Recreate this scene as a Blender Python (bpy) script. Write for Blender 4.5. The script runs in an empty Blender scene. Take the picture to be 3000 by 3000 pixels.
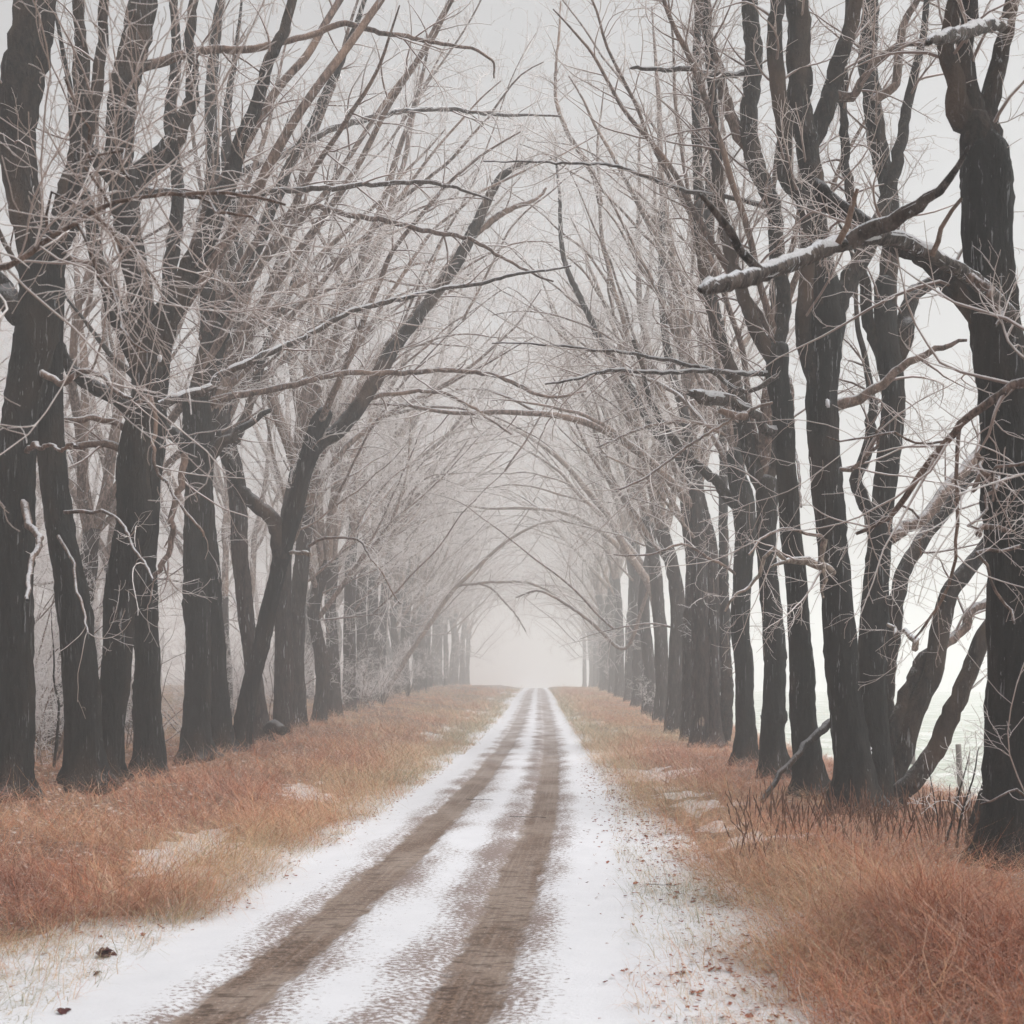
import bpy, math, random
import numpy as np

# ---------------------------------------------------------------- camera model
F, CX, HY, CAMH = 3727.0, 1576.0, 2003.0, 1.9       # focal length, vanishing point (3000 px frame), eye height
def at(px, py, D):
    return np.array([(px - CX) * D / F, D, CAMH + (HY - py) * D / F])

S = bpy.context.scene
COL = S.collection
TAU = 2 * math.pi

# ---------------------------------------------------------------- scene helpers
def tag(o, label=None, cat=None, group=None, kind=None):
    if label: o['label'] = label
    if cat: o['category'] = cat
    if group: o['group'] = group
    if kind: o['kind'] = kind
    return o

def empty(name, loc, rz=0.0, scale=1.0):
    o = bpy.data.objects.new(name, None); COL.objects.link(o)
    o.location = loc; o.rotation_euler = (0, 0, rz); o.scale = (scale,) * 3
    o.empty_display_size = .2
    return o

def link_mesh(name, me, mat, parent=None, loc=None):
    if mat is not None and not me.materials: me.materials.append(mat)
    o = bpy.data.objects.new(name, me); COL.objects.link(o)
    if parent: o.parent = parent
    if loc is not None: o.location = loc
    return o

def make_mesh(name, V, Q, attrs=None, smooth=True, vec=None):
    V = np.ascontiguousarray(V, np.float32).reshape(-1, 3)
    Q = np.ascontiguousarray(Q, np.int32).reshape(-1, 4)
    me = bpy.data.meshes.new(name)
    me.vertices.add(len(V)); me.vertices.foreach_set('co', V.ravel())
    me.loops.add(Q.size); me.loops.foreach_set('vertex_index', Q.ravel())
    me.polygons.add(len(Q))
    me.polygons.foreach_set('loop_start', np.arange(0, Q.size, 4, dtype=np.int32))
    if smooth: me.polygons.foreach_set('use_smooth', np.ones(len(Q), bool))
    for k, v in (attrs or {}).items():
        a = me.attributes.new(k, 'FLOAT', 'POINT'); a.data.foreach_set('value', np.ascontiguousarray(v, np.float32).ravel())
    for k, v in (vec or {}).items():
        a = me.attributes.new(k, 'FLOAT_VECTOR', 'POINT'); a.data.foreach_set('vector', np.ascontiguousarray(v, np.float32).ravel())
    me.update(); me.validate(clean_customdata=False)
    return me

def nrm(v):
    return v / np.maximum(np.linalg.norm(v, axis=-1, keepdims=True), 1e-9)

def ss(a, b, x):
    t = np.clip((x - a) / (b - a), 0, 1); return t * t * (3 - 2 * t)

_r = np.random.default_rng(5)
_W = [(_r.normal(size=2) * f, _r.random() * TAU, a) for f, a in ((.35, 1), (.35, 1), (.8, .7), (.8, .7), (1.7, .5), (1.7, .5), (3.3, .35), (3.3, .35)) for _ in (0, 1)]
def wav(X, Y, s=1.0):                       # cheap smooth 2-d noise, about -1..1
    o = 0
    for w, p, a in _W: o = o + a * np.sin(s * (w[0] * X + w[1] * Y) + p)
    return o / 3.4

# ---------------------------------------------------------------- tubes
class Buf:
    def __init__(s): s.V, s.Q, s.R, s.n = [], [], [], 0
    def add(s, P, R, sides=3, rough=0.0, rng=None, jag=0.0, roots=0.0):
        P = np.asarray(P, float); R = np.asarray(R, float)
        if P.ndim == 2: P, R = P[None], R[None]
        M, K, _ = P.shape
        if M == 0: return
        T = nrm(np.gradient(P, axis=1))
        ch = np.abs(P[:, -1] - P[:, 0]); ref = np.zeros((M, 3)); ref[np.arange(M), ch.argmin(1)] = 1
        n = nrm(ref[:, None] - (T * ref[:, None]).sum(-1, keepdims=True) * T); b = np.cross(T, n)
        a = np.arange(sides) * TAU / sides
        RR = np.repeat(R[:, :, None], sides, 2)
        if rough:
            v = np.concatenate([np.zeros((M, 1)), np.cumsum(np.linalg.norm(np.diff(P, axis=1), axis=2), 1)], 1)[:, :, None]
            f = 0
            for k, wl, am in ((1, 1.3, .055), (2, .8, .055), (3, .55, .05), (5, 1.1, .035), (7, .9, .04), (9, .7, .04), (12, .5, .03)):
                ph = rng.random() * TAU; ph2 = rng.random() * TAU; ph3 = rng.random() * TAU
                f = f + am * np.cos(k * a[None, None] + ph + 1.4 * np.sin(v / wl * 2 + ph2)) * (.65 + .35 * np.sin(v / wl * 3.1 + ph3))
            f = f + .03 * rng.normal(size=RR.shape)
            RR = RR * (1 + rough * f)
            if roots:
                ph = rng.random() * TAU
                RR = RR * (1 + roots * np.exp(-np.maximum(0, v - .3) / .22) * (.5 + .5 * np.cos(5 * a[None, None] + ph + .6 * np.sin(2 * a[None, None] + ph))) ** 1.5)
        V = P[:, :, None] + RR[..., None] * (np.cos(a)[None, None, :, None] * n[:, :, None] + np.sin(a)[None, None, :, None] * b[:, :, None])
        if jag:
            for q, am in ((-3, .25), (-2, .8), (-1, 1.0)): V[:, q] += T[:, -1][:, None] * (R[:, -4][:, None, None] * jag * am * np.abs(rng.normal(size=(M, sides, 1))))
        base = s.n + (np.arange(M) * K * sides)[:, None, None]
        k = (np.arange(K - 1) * sides)[None, :, None]; j = np.arange(sides)[None, None]; j2 = (j + 1) % sides
        s.Q.append(np.stack([base + k + j, base + k + j2, base + k + sides + j2, base + k + sides + j], -1).reshape(-1, 4))
        s.V.append(V.reshape(-1, 3)); s.R.append(np.repeat(R[:, :, None], sides, 2).reshape(-1)); s.n += M * K * sides
    def mesh(s, name):
        return make_mesh(name, np.concatenate(s.V), np.concatenate(s.Q), {'rad': np.concatenate(s.R)})

def spline(P, R, step=.15, n=None):
    P = np.asarray(P, float); R = np.asarray(R, float)
    d = np.linalg.norm(np.diff(P, axis=0), axis=1); u = np.concatenate([[0], np.cumsum(np.sqrt(d) * math.sqrt(max(d.mean(), 1e-6)))])
    L = d.sum(); n = n or max(4, int(L / step) + 1)
    m = np.gradient(P, u, axis=0) if len(P) > 2 else np.repeat((P[1:] - P[:1]) / u[-1], 2, 0)
    t = np.linspace(0, u[-1], n); i = np.clip(np.searchsorted(u, t, 'right') - 1, 0, len(P) - 2)
    h = (u[i + 1] - u[i])[:, None]; x = ((t - u[i])[:, None]) / h
    Q = (2 * x**3 - 3 * x**2 + 1) * P[i] + (x**3 - 2 * x**2 + x) * h * m[i] + (-2 * x**3 + 3 * x**2) * P[i + 1] + (x**3 - x**2) * h * m[i + 1]
    return Q, np.interp(t, u, R)

def wobble(rng, P, amp):
    n = len(P); k = np.linspace(0, 1, n)[:, None]; o = 0
    for f in (1.5, 3, 6, 11, 17): o = o + np.sin(k * f * TAU + rng.random(3) * TAU) * rng.normal(size=3) / f
    return P + amp * o * np.minimum(1, k * 6)

def grow(rng, P, R, spacing, lmin, lmax, a0, a1, K, ratio, rmax, rtip, up=0.0, wig=.06, curv=.12, t0=.15, bias=None, taper=.6):
    M, Kp, _ = P.shape
    seg = np.linalg.norm(np.diff(P, axis=1), axis=2).sum(1)
    n = rng.poisson(seg * (1 - t0) / spacing)
    idx = np.repeat(np.arange(M), n); N = len(idx)
    if N == 0: return np.zeros((0, K, 3)), np.zeros((0, K))
    t = t0 + (1 - t0) * rng.random(N) ** .85
    k = t * (Kp - 1); i = np.clip(k.astype(int), 0, Kp - 2); f = (k - i)[:, None]
    A, B = P[idx, i], P[idx, i + 1]
    pos = A + f * (B - A); tan = nrm(B - A); rp = R[idx, i] + f[:, 0] * (R[idx, i + 1] - R[idx, i])
    v = rng.normal(size=(N, 3)); v -= (v * tan).sum(1, keepdims=True) * tan; v = nrm(v)
    a = rng.uniform(a0, a1, N)[:, None]
    d = np.cos(a) * tan + np.sin(a) * v
    if bias is not None: d = d + np.asarray(bias)
    d = nrm(d)
    L = (rng.uniform(lmin, lmax, N) * (1.15 - taper * t))[:, None]
    c = rng.normal(size=(N, 3)) * curv; c[:, 2] += up
    Q = np.empty((N, K, 3)); Q[:, 0] = pos
    for q in range(1, K):
        Q[:, q] = Q[:, q - 1] + d * L / (K - 1)
        d = nrm(d + c + rng.normal(size=(N, 3)) * wig)
    r0 = np.maximum(np.minimum(rp * ratio, rmax), rtip)[:, None]
    s = np.linspace(0, 1, K)[None]
    return Q, r0 * (1 - s) + rtip * s

def stack16(limbs, n=16):
    Ps, Rs = [], []
    for P, R in limbs:
        q = np.linspace(0, len(P) - 1, n)
        Ps.append(np.stack([np.interp(q, np.arange(len(P)), P[:, a]) for a in range(3)], 1)); Rs.append(np.interp(q, np.arange(len(P)), R))
    return np.array(Ps), np.array(Rs)

def crown(rng, limbs, buf, d1=.5, d2=.24, d3=.12, l1=(.7, 2.4), l2=(.3, 1.0), l3=(.1, .34), rtip=.0035, up=.015, bias=None, t0=.12):
    P0, R0 = stack16(limbs)
    P1, R1 = grow(rng, P0, R0, d1, *l1, .5, 1.2, 11, .45, .020, rtip * 1.2, up=up * .7, curv=.10, wig=.10, t0=t0, bias=bias)
    P2, R2 = grow(rng, P1, R1, d2, *l2, .45, 1.2, 7, .55, .0075, rtip, up=up, curv=.12, wig=.11, t0=.12)
    P3, R3 = grow(rng, P2, R2, d3, *l3, .5, 1.25, 5, .7, .0045, rtip * .75, up=.02, curv=.20, wig=.14, t0=.10)
    P4, R4 = grow(rng, P0, R0, d1 * 1.3, .15, .6, .7, 1.4, 5, .3, .007, rtip, curv=.15, t0=t0)
    buf.add(P1, R1, 4); buf.add(P2, R2, 3); buf.add(P3, R3, 3); buf.add(P4, R4, 3)

# ---------------------------------------------------------------- node helpers
class NT:
    def __init__(s, name):
        s.m = bpy.data.materials.new(name); s.m.use_nodes = True; s.t = s.m.node_tree; s.b = s.t.nodes['Principled BSDF']
        s.b.inputs['Specular IOR Level'].default_value = .2; s.b.inputs['Roughness'].default_value = .9
    def n(s, typ, ins=None, **kw):
        x = s.t.nodes.new('ShaderNode' + typ)
        for k, v in kw.items(): setattr(x, k, v)
        for k, v in (ins or {}).items():
            if isinstance(v, bpy.types.NodeSocket): s.t.links.new(v, x.inputs[k])
            else: x.inputs[k].default_value = v
        return x
    def link(s, a, b): s.t.links.new(a, b)
    def math(s, op, a, b=0.0, clamp=False):
        return s.n('Math', {0: a, 1: b}, operation=op, use_clamp=clamp).outputs[0]
    def ramp(s, fac, lo, hi, a=0.0, b=1.0):          # smooth map range
        return s.n('MapRange', {'Value': fac, 'From Min': lo, 'From Max': hi, 'To Min': a, 'To Max': b}, interpolation_type='SMOOTHSTEP').outputs[0]
    def mix(s, fac, a, b):
        x = s.n('Mix', data_type='RGBA')
        for i, v in ((0, fac), (6, a), (7, b)):
            if isinstance(v, bpy.types.NodeSocket): s.t.links.new(v, x.inputs[i])
            else: x.inputs[i].default_value = (*v, 1) if isinstance(v, tuple) and len(v) == 3 else v
        return x.outputs[2]
    def coord(s, scale, obj=True, src=None):
        if src is None: src = s.n('TexCoord').outputs['Object']
        return s.n('Mapping', {'Vector': src, 'Scale': scale}).outputs[0]
    def noise(s, vec, scale=1.0, detail=4.0, rough=.55):
        return s.n('TexNoise', {'Vector': vec, 'Scale': scale, 'Detail': detail, 'Roughness': rough}).outputs['Fac']
    def attr(s, name): return s.n('Attribute', attribute_name=name).outputs['Fac']

def bark_material(name, dark, light, warm, warm_amt, frost_amt, snow_amt, sc=1.0, zs=3.6):
    t = NT(name)
    fur = t.noise(t.coord((17 * sc, 17 * sc, zs * sc)), 1, 6, .65); t.t.nodes[-1].inputs['Distortion'].default_value = .5
    fine = t.noise(t.coord((60, 60, 14)), 1, 3)
    h = t.math('ADD', t.math('MULTIPLY', fur, .8), t.math('MULTIPLY', fine, .2))
    c = t.mix(t.ramp(h, .40, .64), dark, light)
    big = t.noise(t.coord((1.1, 1.1, .45)), 1, 3)
    c = t.mix(t.math('MULTIPLY', t.ramp(big, .48, .68), warm_amt), c, warm)
    st = t.noise(t.coord((30, 30, 1.7)), 1, 4, .6)
    pat = t.noise(t.coord((2.1, 2.1, .8)), 1.3, 2)
    fr = t.math('MULTIPLY', t.ramp(st, .60, .65), t.math('MULTIPLY', t.ramp(pat, .44, .62), frost_amt))
    spk = t.ramp(t.noise(t.coord((55, 55, 40)), 1, 2), .70, .74)
    fr = t.math('MAXIMUM', fr, t.math('MULTIPLY', spk, .35 * frost_amt))
    nz = t.n('SeparateXYZ', {0: t.n('NewGeometry').outputs['Normal']}).outputs['Z']
    top = t.math('MULTIPLY', t.ramp(t.math('ADD', nz, t.math('MULTIPLY', t.math('SUBTRACT', fine, .5), .8)), .45, .8), snow_amt)
    c = t.mix(t.math('MAXIMUM', fr, top), c, (.62, .63, .66))
    t.link(c, t.b.inputs['Base Color'])
    bp = t.n('Bump', {'Height': h, 'Strength': 1.0, 'Distance': .05}); t.link(bp.outputs[0], t.b.inputs['Normal'])
    return t.m

def twig_material(name, a, b, frost):
    t = NT(name)
    nz = t.n('SeparateXYZ', {0: t.n('NewGeometry').outputs['Normal']}).outputs['Z']
    rad = t.attr('rad')
    n1 = t.noise(t.coord((7, 7, 7)), 1, 3)
    n2 = t.noise(t.coord((.7, .7, .7)), 1, 2)
    thick = t.mix(n1, (.13, .09, .076), (.32, .235, .205))
    thin = t.mix(n2, a, b)
    c = t.mix(t.ramp(rad, .005, .017), thin, thick)
    top = t.math('MULTIPLY', t.ramp(t.math('ADD', nz, t.math('MULTIPLY', t.math('SUBTRACT', n1, .5), .9)), -.1, .7), frost)
    c = t.mix(top, c, (.74, .72, .725))
    t.link(c, t.b.inputs['Base Color'])
    return t.m

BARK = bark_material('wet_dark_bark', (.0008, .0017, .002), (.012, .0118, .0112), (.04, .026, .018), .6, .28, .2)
BARKFAR = bark_material('haze_lightened_brown_bark', (.006, .005, .005), (.05, .036, .032), (.08, .052, .042), .5, .6, .5)  # brown bark of mid and far trunks, colour lightened in place of haze
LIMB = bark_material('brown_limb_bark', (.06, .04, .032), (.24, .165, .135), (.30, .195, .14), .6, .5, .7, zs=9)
LIMBFAR = bark_material('haze_paled_rimy_limb_bark', (.09, .066, .056), (.34, .255, .22), (.36, .25, .19), .5, 1.0, .9, zs=9)  # paler, frostier copy for trees farther off; its paleness stands in for haze
LIMBDARK = bark_material('dark_limb_bark', (.003, .003, .003), (.032, .023, .019), (.12, .072, .048), .6, .3, .3, zs=9)
SNOWYLIMB = bark_material('snow_laden_limb_bark', (.022, .018, .017), (.13, .105, .095), (.12, .08, .06), .3, .9, 1.0, zs=9)
DEADWOOD = bark_material('pale_stripped_wood', (.10, .075, .06), (.34, .27, .22), (.30, .18, .11), .4, .3, .9, zs=9)
TWIG = twig_material('frosted_twig', (.58, .52, .50), (.78, .74, .73), .9)  # frost, whitened further to brighten the hazy canopy
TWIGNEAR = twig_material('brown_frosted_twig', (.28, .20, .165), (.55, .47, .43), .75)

# ---------------------------------------------------------------- ground
def xc(Y): return -.2 - 1.05 * np.exp(-np.maximum(Y - 6, -6) / 14)
def rise(Y): return 1.10 * ss(36, 150, Y) - 3.0 * ss(240, 420, Y)      # the lane climbs gently, then falls away
def flareout(D): return 1 + .5 * ss(30, 64, D)                # far rows moved out and enlarged along the view rays to gain haze
def gz(X, Y):
    X = np.asarray(X, float); Y = np.asarray(Y, float); X = np.where(np.abs(X) > 2.6, 2.6 * np.sign(X) + (X - 2.6 * np.sign(X)) / (1 + .75 * ss(30, 96, Y)), X)
    z = .36 * ss(2.7, 6.4, -X) + .17 * ss(1.4, 3.4, X) - .9 * ss(5.6, 10.0, X)
    z = z + .05 * wav(X, Y, 1.2) * ss(2.6, 4, np.abs(X + .5))
    z = z + .10 * ss(20, 60, Y) * (ss(2.6, 6, -X) + .6 * ss(1.8, 4, X) * (1 - ss(5.6, 9, X)))
    th = np.maximum(ss(3.1, 4.2, -X), ss(1.8, 2.6, X) * (1 - ss(6, 8, X)))
    z = z + .13 * wav(X + 5, Y, 2.4) * th * (1 - .7 * ss(2.3, 3.2, X))
    return z + rise(Y)
def left_edge(Y):  return -3.15 - 1.7 * (1 - ss(8.8, 10.9, Y)) + .6 * ss(14, 42, Y) + .30 * wav(3.1 + 0 * Y, Y, 1.6)
def right_edge(Y): return 1.80 + .45 * np.exp(-((Y - 9.8) / 1.0) ** 2) + .20 * wav(12 + 0 * Y, Y, 1.7) - .5 * ss(40, 100, Y)

def gaps(X, Y):                                             # where the grass has fallen open and snow lies between
    e = np.where(X < 0, left_edge(Y) - X, X - right_edge(Y))
    return ss(-.34, -.54, wav(X * 2.2 + 17, Y * 1.7, 1.3)) * ss(1.9, .9, e)
xs = np.unique(np.concatenate([np.linspace(-420, -40, 20), np.linspace(-40, -8, 33), np.linspace(-8, 12, 134), np.linspace(12, 40, 29), np.linspace(40, 420, 20)]))
ys = np.unique(np.concatenate([np.linspace(-12, 4, 17), np.linspace(4, 40, 181), np.geomspace(40, 900, 110)]))
GX, GY = np.meshgrid(xs, ys)
def grid_quads(ny, nx):
    i = (np.arange(ny - 1)[:, None] * nx + np.arange(nx - 1)[None]).ravel()
    return np.stack([i, i + 1, i + nx + 1, i + nx], 1)
roadmask = ss(1.8, 1.5, np.abs(GX - xc(GY)))
Vg = np.stack([GX, GY, gz(GX, GY) - .02 * roadmask], -1)
EL, ER = left_edge(GY), right_edge(GY)
litter = np.maximum(ss(-.35, .35, EL - GX), ss(-.3, .3, GX - ER) * (1 - ss(7.5, 9.5, GX + .8 * wav(GX, GY, .7))))

litter = litter * (1 - .9 * gaps(GX, GY))
def snow_parts(t, vec):
    a = t.noise(vec, 3.0, 4); b = t.noise(vec, 45, 3)
    return t.mix(t.math('ADD', t.math('MULTIPLY', a, .6), t.math('MULTIPLY', b, .4)), (.55, .555, .585), (.73, .73, .755))

def ground_material():
    t = NT('snowy_ground'); pos = t.n('TexCoord').outputs['Object']
    snow = snow_parts(t, pos)
    lit = t.attr('litter'); fld = t.attr('field')
    n = t.noise(pos, 9, 5, .65); n2 = t.noise(pos, 60, 3); n3 = t.noise(pos, .8, 3)
    earth = t.mix(t.noise(pos, 30, 4), (.07, .045, .03), (.22, .12, .075))
    earth = t.mix(t.ramp(t.noise(pos, 14, 3), .55, .7), earth, (.55, .5, .47))
    c = t.mix(t.ramp(t.math('ADD', lit, t.math('MULTIPLY', t.math('SUBTRACT', n, .5), 1.1)), .35, .62), snow, earth)
    # grass showing through the thin snow of the verge
    vg = t.attr('verge')
    spots = t.ramp(t.math('ADD', t.math('MULTIPLY', n2, .6), t.math('MULTIPLY', n, .4)), .53, .62)
    c = t.mix(t.math('MULTIPLY', t.math('MULTIPLY', spots, vg), .9), c, t.mix(t.noise(pos, 5, 2), (.20, .21, .13), (.30, .20, .13)))
    grit = t.ramp(t.math('ADD', t.math('MULTIPLY', t.noise(pos, 38, 4, .7), .75), t.math('MULTIPLY', t.noise(pos, 2.2, 2), .3)), .62, .70)
    c = t.mix(t.math('MULTIPLY', grit, .55), c, (.16, .11, .085))
    meadow = t.mix(t.ramp(t.math('ADD', t.math('MULTIPLY', n, .5), t.math('MULTIPLY', n3, .5)), .40, .62), (.36, .40, .33), (.68, .69, .67))
    c = t.mix(fld, c, meadow)
    t.link(c, t.b.inputs['Base Color'])
    bp = t.n('Bump', {'Height': t.math('ADD', t.math('MULTIPLY', n, .7), t.math('MULTIPLY', n2, .3)), 'Strength': .35, 'Distance': .04})
    t.link(bp.outputs[0], t.b.inputs['Normal'])
    return t.m
verge = np.maximum(ss(-5.0, -3.6, GX) * ss(-1.9, -2.5, GX), ss(.55, 1.1, GX) * ss(2.6, 1.9, GX))
field = ss(7.0, 10.5, GX + 1.0 * wav(GX, GY, .5))
me = make_mesh('ground', Vg, grid_quads(len(ys), len(xs)), {'litter': litter, 'verge': verge, 'field': field})
tag(link_mesh('ground', me, ground_material()), kind='structure')

# road sheet: ruts pressed a little into thin snow, u = metres from the centre line
us = np.linspace(-1.75, 1.75, 79); vs = np.concatenate([np.linspace(3, 40, 400), np.geomspace(40.2, 420, 130)])
U, Vv = np.meshgrid(us, vs)
RX = U + xc(Vv)
rut = ss(.34, .17, np.abs(np.abs(U) - .69))
edge = ss(1.1, 1.6, np.abs(U))
RZ = .006 + .018 * (1 - rut) * (1 - edge) * ss(3, 9, Vv) + .006 * wav(RX * 2, Vv * 2, 1.5) * (1 - edge) - .012 * edge + edge * (gz(RX, Vv) - rise(Vv)) - .012 * rut * ss(3, 9, Vv) + rise(Vv)
RZ = np.maximum(RZ, gz(RX, Vv) - .02 * ss(1.8, 1.5, np.abs(U)) + .003)
me = make_mesh('road', np.stack([RX, Vv, RZ], -1), grid_quads(len(vs), len(us)), vec={'lane': np.stack([U, Vv, 0 * U], -1)})
def road_material():
    t = NT('snowy_dirt_road'); lane = t.n('Attribute', attribute_name='lane').outputs['Vector']
    sx = t.n('SeparateXYZ', {0: lane}); u = sx.outputs['X']; v = sx.outputs['Y']
    snow = snow_parts(t, t.n('TexCoord').outputs['Object'])
    wob = t.math('MULTIPLY', t.math('SUBTRACT', t.noise(t.coord((.6, .22, 1), src=lane), 1, 3), .5), .22)
    uw = t.math('ADD', u, wob)
    edge = t.math('MULTIPLY', t.math('SUBTRACT', t.noise(t.coord((9, 2.2, 1), src=lane), 1, 5, .7), .5), .30)
    dl = t.math('ABSOLUTE', t.math('ADD', uw, .69)); dr = t.math('ABSOLUTE', t.math('SUBTRACT', uw, .69))
    L = t.ramp(t.math('ADD', dl, edge), .27, .18); Rr = t.ramp(t.math('ADD', dr, edge), .27, .17)
    trk = t.math('MAXIMUM', L, Rr)
    # driven dirt: long streaks along the way, crumbs of snow
    streak = t.noise(t.coord((26, .35, 1), src=lane), 1, 4, .6); grit = t.noise(t.coord((34, 22, 1), src=lane), 1, 5, .7)
    patch = t.noise(t.coord((1.2, .5, 1), src=lane), 1, 3)
    dirt = t.mix(t.ramp(grit, .35, .7), (.06, .036, .025), (.25, .17, .125))
    dirt = t.mix(t.math('MULTIPLY', t.ramp(patch, .38, .62), .6), dirt, (.30, .24, .20))
    dirt = t.mix(t.math('MULTIPLY', t.ramp(streak, .42, .78), .30), dirt, (.42, .36, .32))
    dirt = t.mix(t.math('MULTIPLY', t.ramp(t.noise(t.coord((55, 40, 1), src=lane), 1, 3), .62, .72), .55), dirt, (.62, .61, .62))
    blot = t.ramp(t.noise(t.coord((4.5, 9, 1), src=lane), 1, 5, .7), .50, .62)
    dirt = t.mix(t.math('MULTIPLY', blot, t.ramp(v, 6, 26, .75, .15)), dirt, (.045, .026, .018))
    # crumbs of earth thrown on the snow next to the tracks
    near = t.math('MAXIMUM', t.ramp(dl, .80, .28), t.ramp(dr, .85, .26))
    inner = t.ramp(t.math('ABSOLUTE', t.math('SUBTRACT', uw, .12)), .45, .0)
    crumb = t.math('ADD', t.math('MULTIPLY', t.noise(t.coord((20, 26, 1), src=lane), 1, 5, .75), .8), t.math('MULTIPLY', t.noise(t.coord((1.1, .55, 1), src=lane), 1, 2), .35))
    lim = t.math('ADD', t.math('MULTIPLY', near, .20), t.math('MULTIPLY', inner, .07))
    cr = t.ramp(t.math('ADD', crumb, lim), .735, .80)
    c = t.mix(t.math('MULTIPLY', cr, .85), snow, (.15, .09, .065))
    trk = t.math('MULTIPLY', trk, t.ramp(v, 16, 62, 1.0, .38))
    c = t.mix(trk, c, dirt)
    t.link(c, t.b.inputs['Base Color'])
    hgt = t.math('SUBTRACT', t.math('ADD', t.math('MULTIPLY', grit, .5), t.math('MULTIPLY', crumb, .5)), t.math('MULTIPLY', trk, .4))
    bp = t.n('Bump', {'Height': hgt, 'Strength': .5, 'Distance': .02}); t.link(bp.outputs[0], t.b.inputs['Normal'])
    t.b.inputs['Roughness'].default_value = .75
    return t.m
tag(link_mesh('road', me, road_material()), kind='structure')

t = NT('branch_frost'); t.link(t.mix(t.noise(t.n('TexCoord').outputs['Object'], 28, 5, .7), (.30, .295, .30), (.66, .66, .68)), t.b.inputs['Base Color'])
t.link(t.n('Bump', {'Height': t.noise(t.n('TexCoord').outputs['Object'], 45, 4), 'Strength': .7, 'Distance': .02}).outputs[0], t.b.inputs['Normal']); FROSTCAP = t.m
t = NT('packed_snow'); t.link(snow_parts(t, t.n('TexCoord').outputs['Object']), t.b.inputs['Base Color']); SNOW = t.m

# ---------------------------------------------------------------- grass
def blades(rng, X, Y, length, width, lean, bend, az, tone, frost, zo, K=5):
    n = len(X)
    Z = gz(X, Y) - .01 + zo
    P = np.stack([X, Y, Z], 1); hd = np.stack([np.cos(az), np.sin(az)], 1)
    wa = az + math.pi / 2 + rng.normal(size=n) * .5
    W = np.stack([np.cos(wa), np.sin(wa), np.zeros(n)], 1)
    phi = lean.copy(); V = np.empty((n, K, 2, 3), np.float32); c = P.copy(); tw = rng.normal(size=n) * .38
    ang = np.arctan2(hd[:, 1], hd[:, 0])
    for k in range(K):
        w = width * (1 - (k / (K - 1)) ** 1.6 * .85) * .5
        V[:, k, 0] = c - W * w[:, None]; V[:, k, 1] = c + W * w[:, None]
        if k < K - 1:
            seg = length / (K - 1)
            c = c + np.stack([np.sin(phi) * np.cos(ang), np.sin(phi) * np.sin(ang), np.cos(phi)], 1) * seg[:, None]
            phi = phi + bend / (K - 1) * (1.3 if k else .6); ang = ang + tw
    zmin = gz(V[..., 0], V[..., 1]) + .012
    V[:, 1:, :, 2] = np.maximum(V[:, 1:, :, 2], zmin[:, 1:])
    b = (np.arange(n) * K * 2)[:, None] + (np.arange(K - 1) * 2)[None]
    Q = np.stack([b, b + 1, b + 3, b + 2], -1).reshape(-1, 4)
    at_ = {'tone': np.repeat(tone, K * 2), 'frost': np.repeat(frost, K * 2), 'tip': np.tile(np.repeat(np.linspace(0, 1, K), 2), n)}
    return V.reshape(-1, 3), Q, at_

def grass_material():
    t = NT('dry_grass'); tone = t.attr('tone'); fr = t.attr('frost'); tip = t.attr('tip')
    cr = t.n('ValToRGB', {0: tone}); e = cr.color_ramp.elements
    e[0].position = 0; e[0].color = (.20, .21, .12, 1); e[1].position = 1; e[1].color = (.20, .05, .02, 1)
    for p, c in ((.22, (.52, .40, .22, 1)), (.45, (.54, .31, .17, 1)), (.7, (.48, .18, .085, 1)), (.86, (.38, .105, .045, 1))):
        x = e.new(p); x.color = c
    c = t.mix(t.math('MULTIPLY', fr, t.ramp(tip, .1, 1.0, .35, 1.0)), cr.outputs[0], (.74, .60, .50))
    t.link(c, t.b.inputs['Base Color'])
    t.b.inputs['Roughness'].default_value = .7
    return t.m
GRASS = grass_material()

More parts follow.
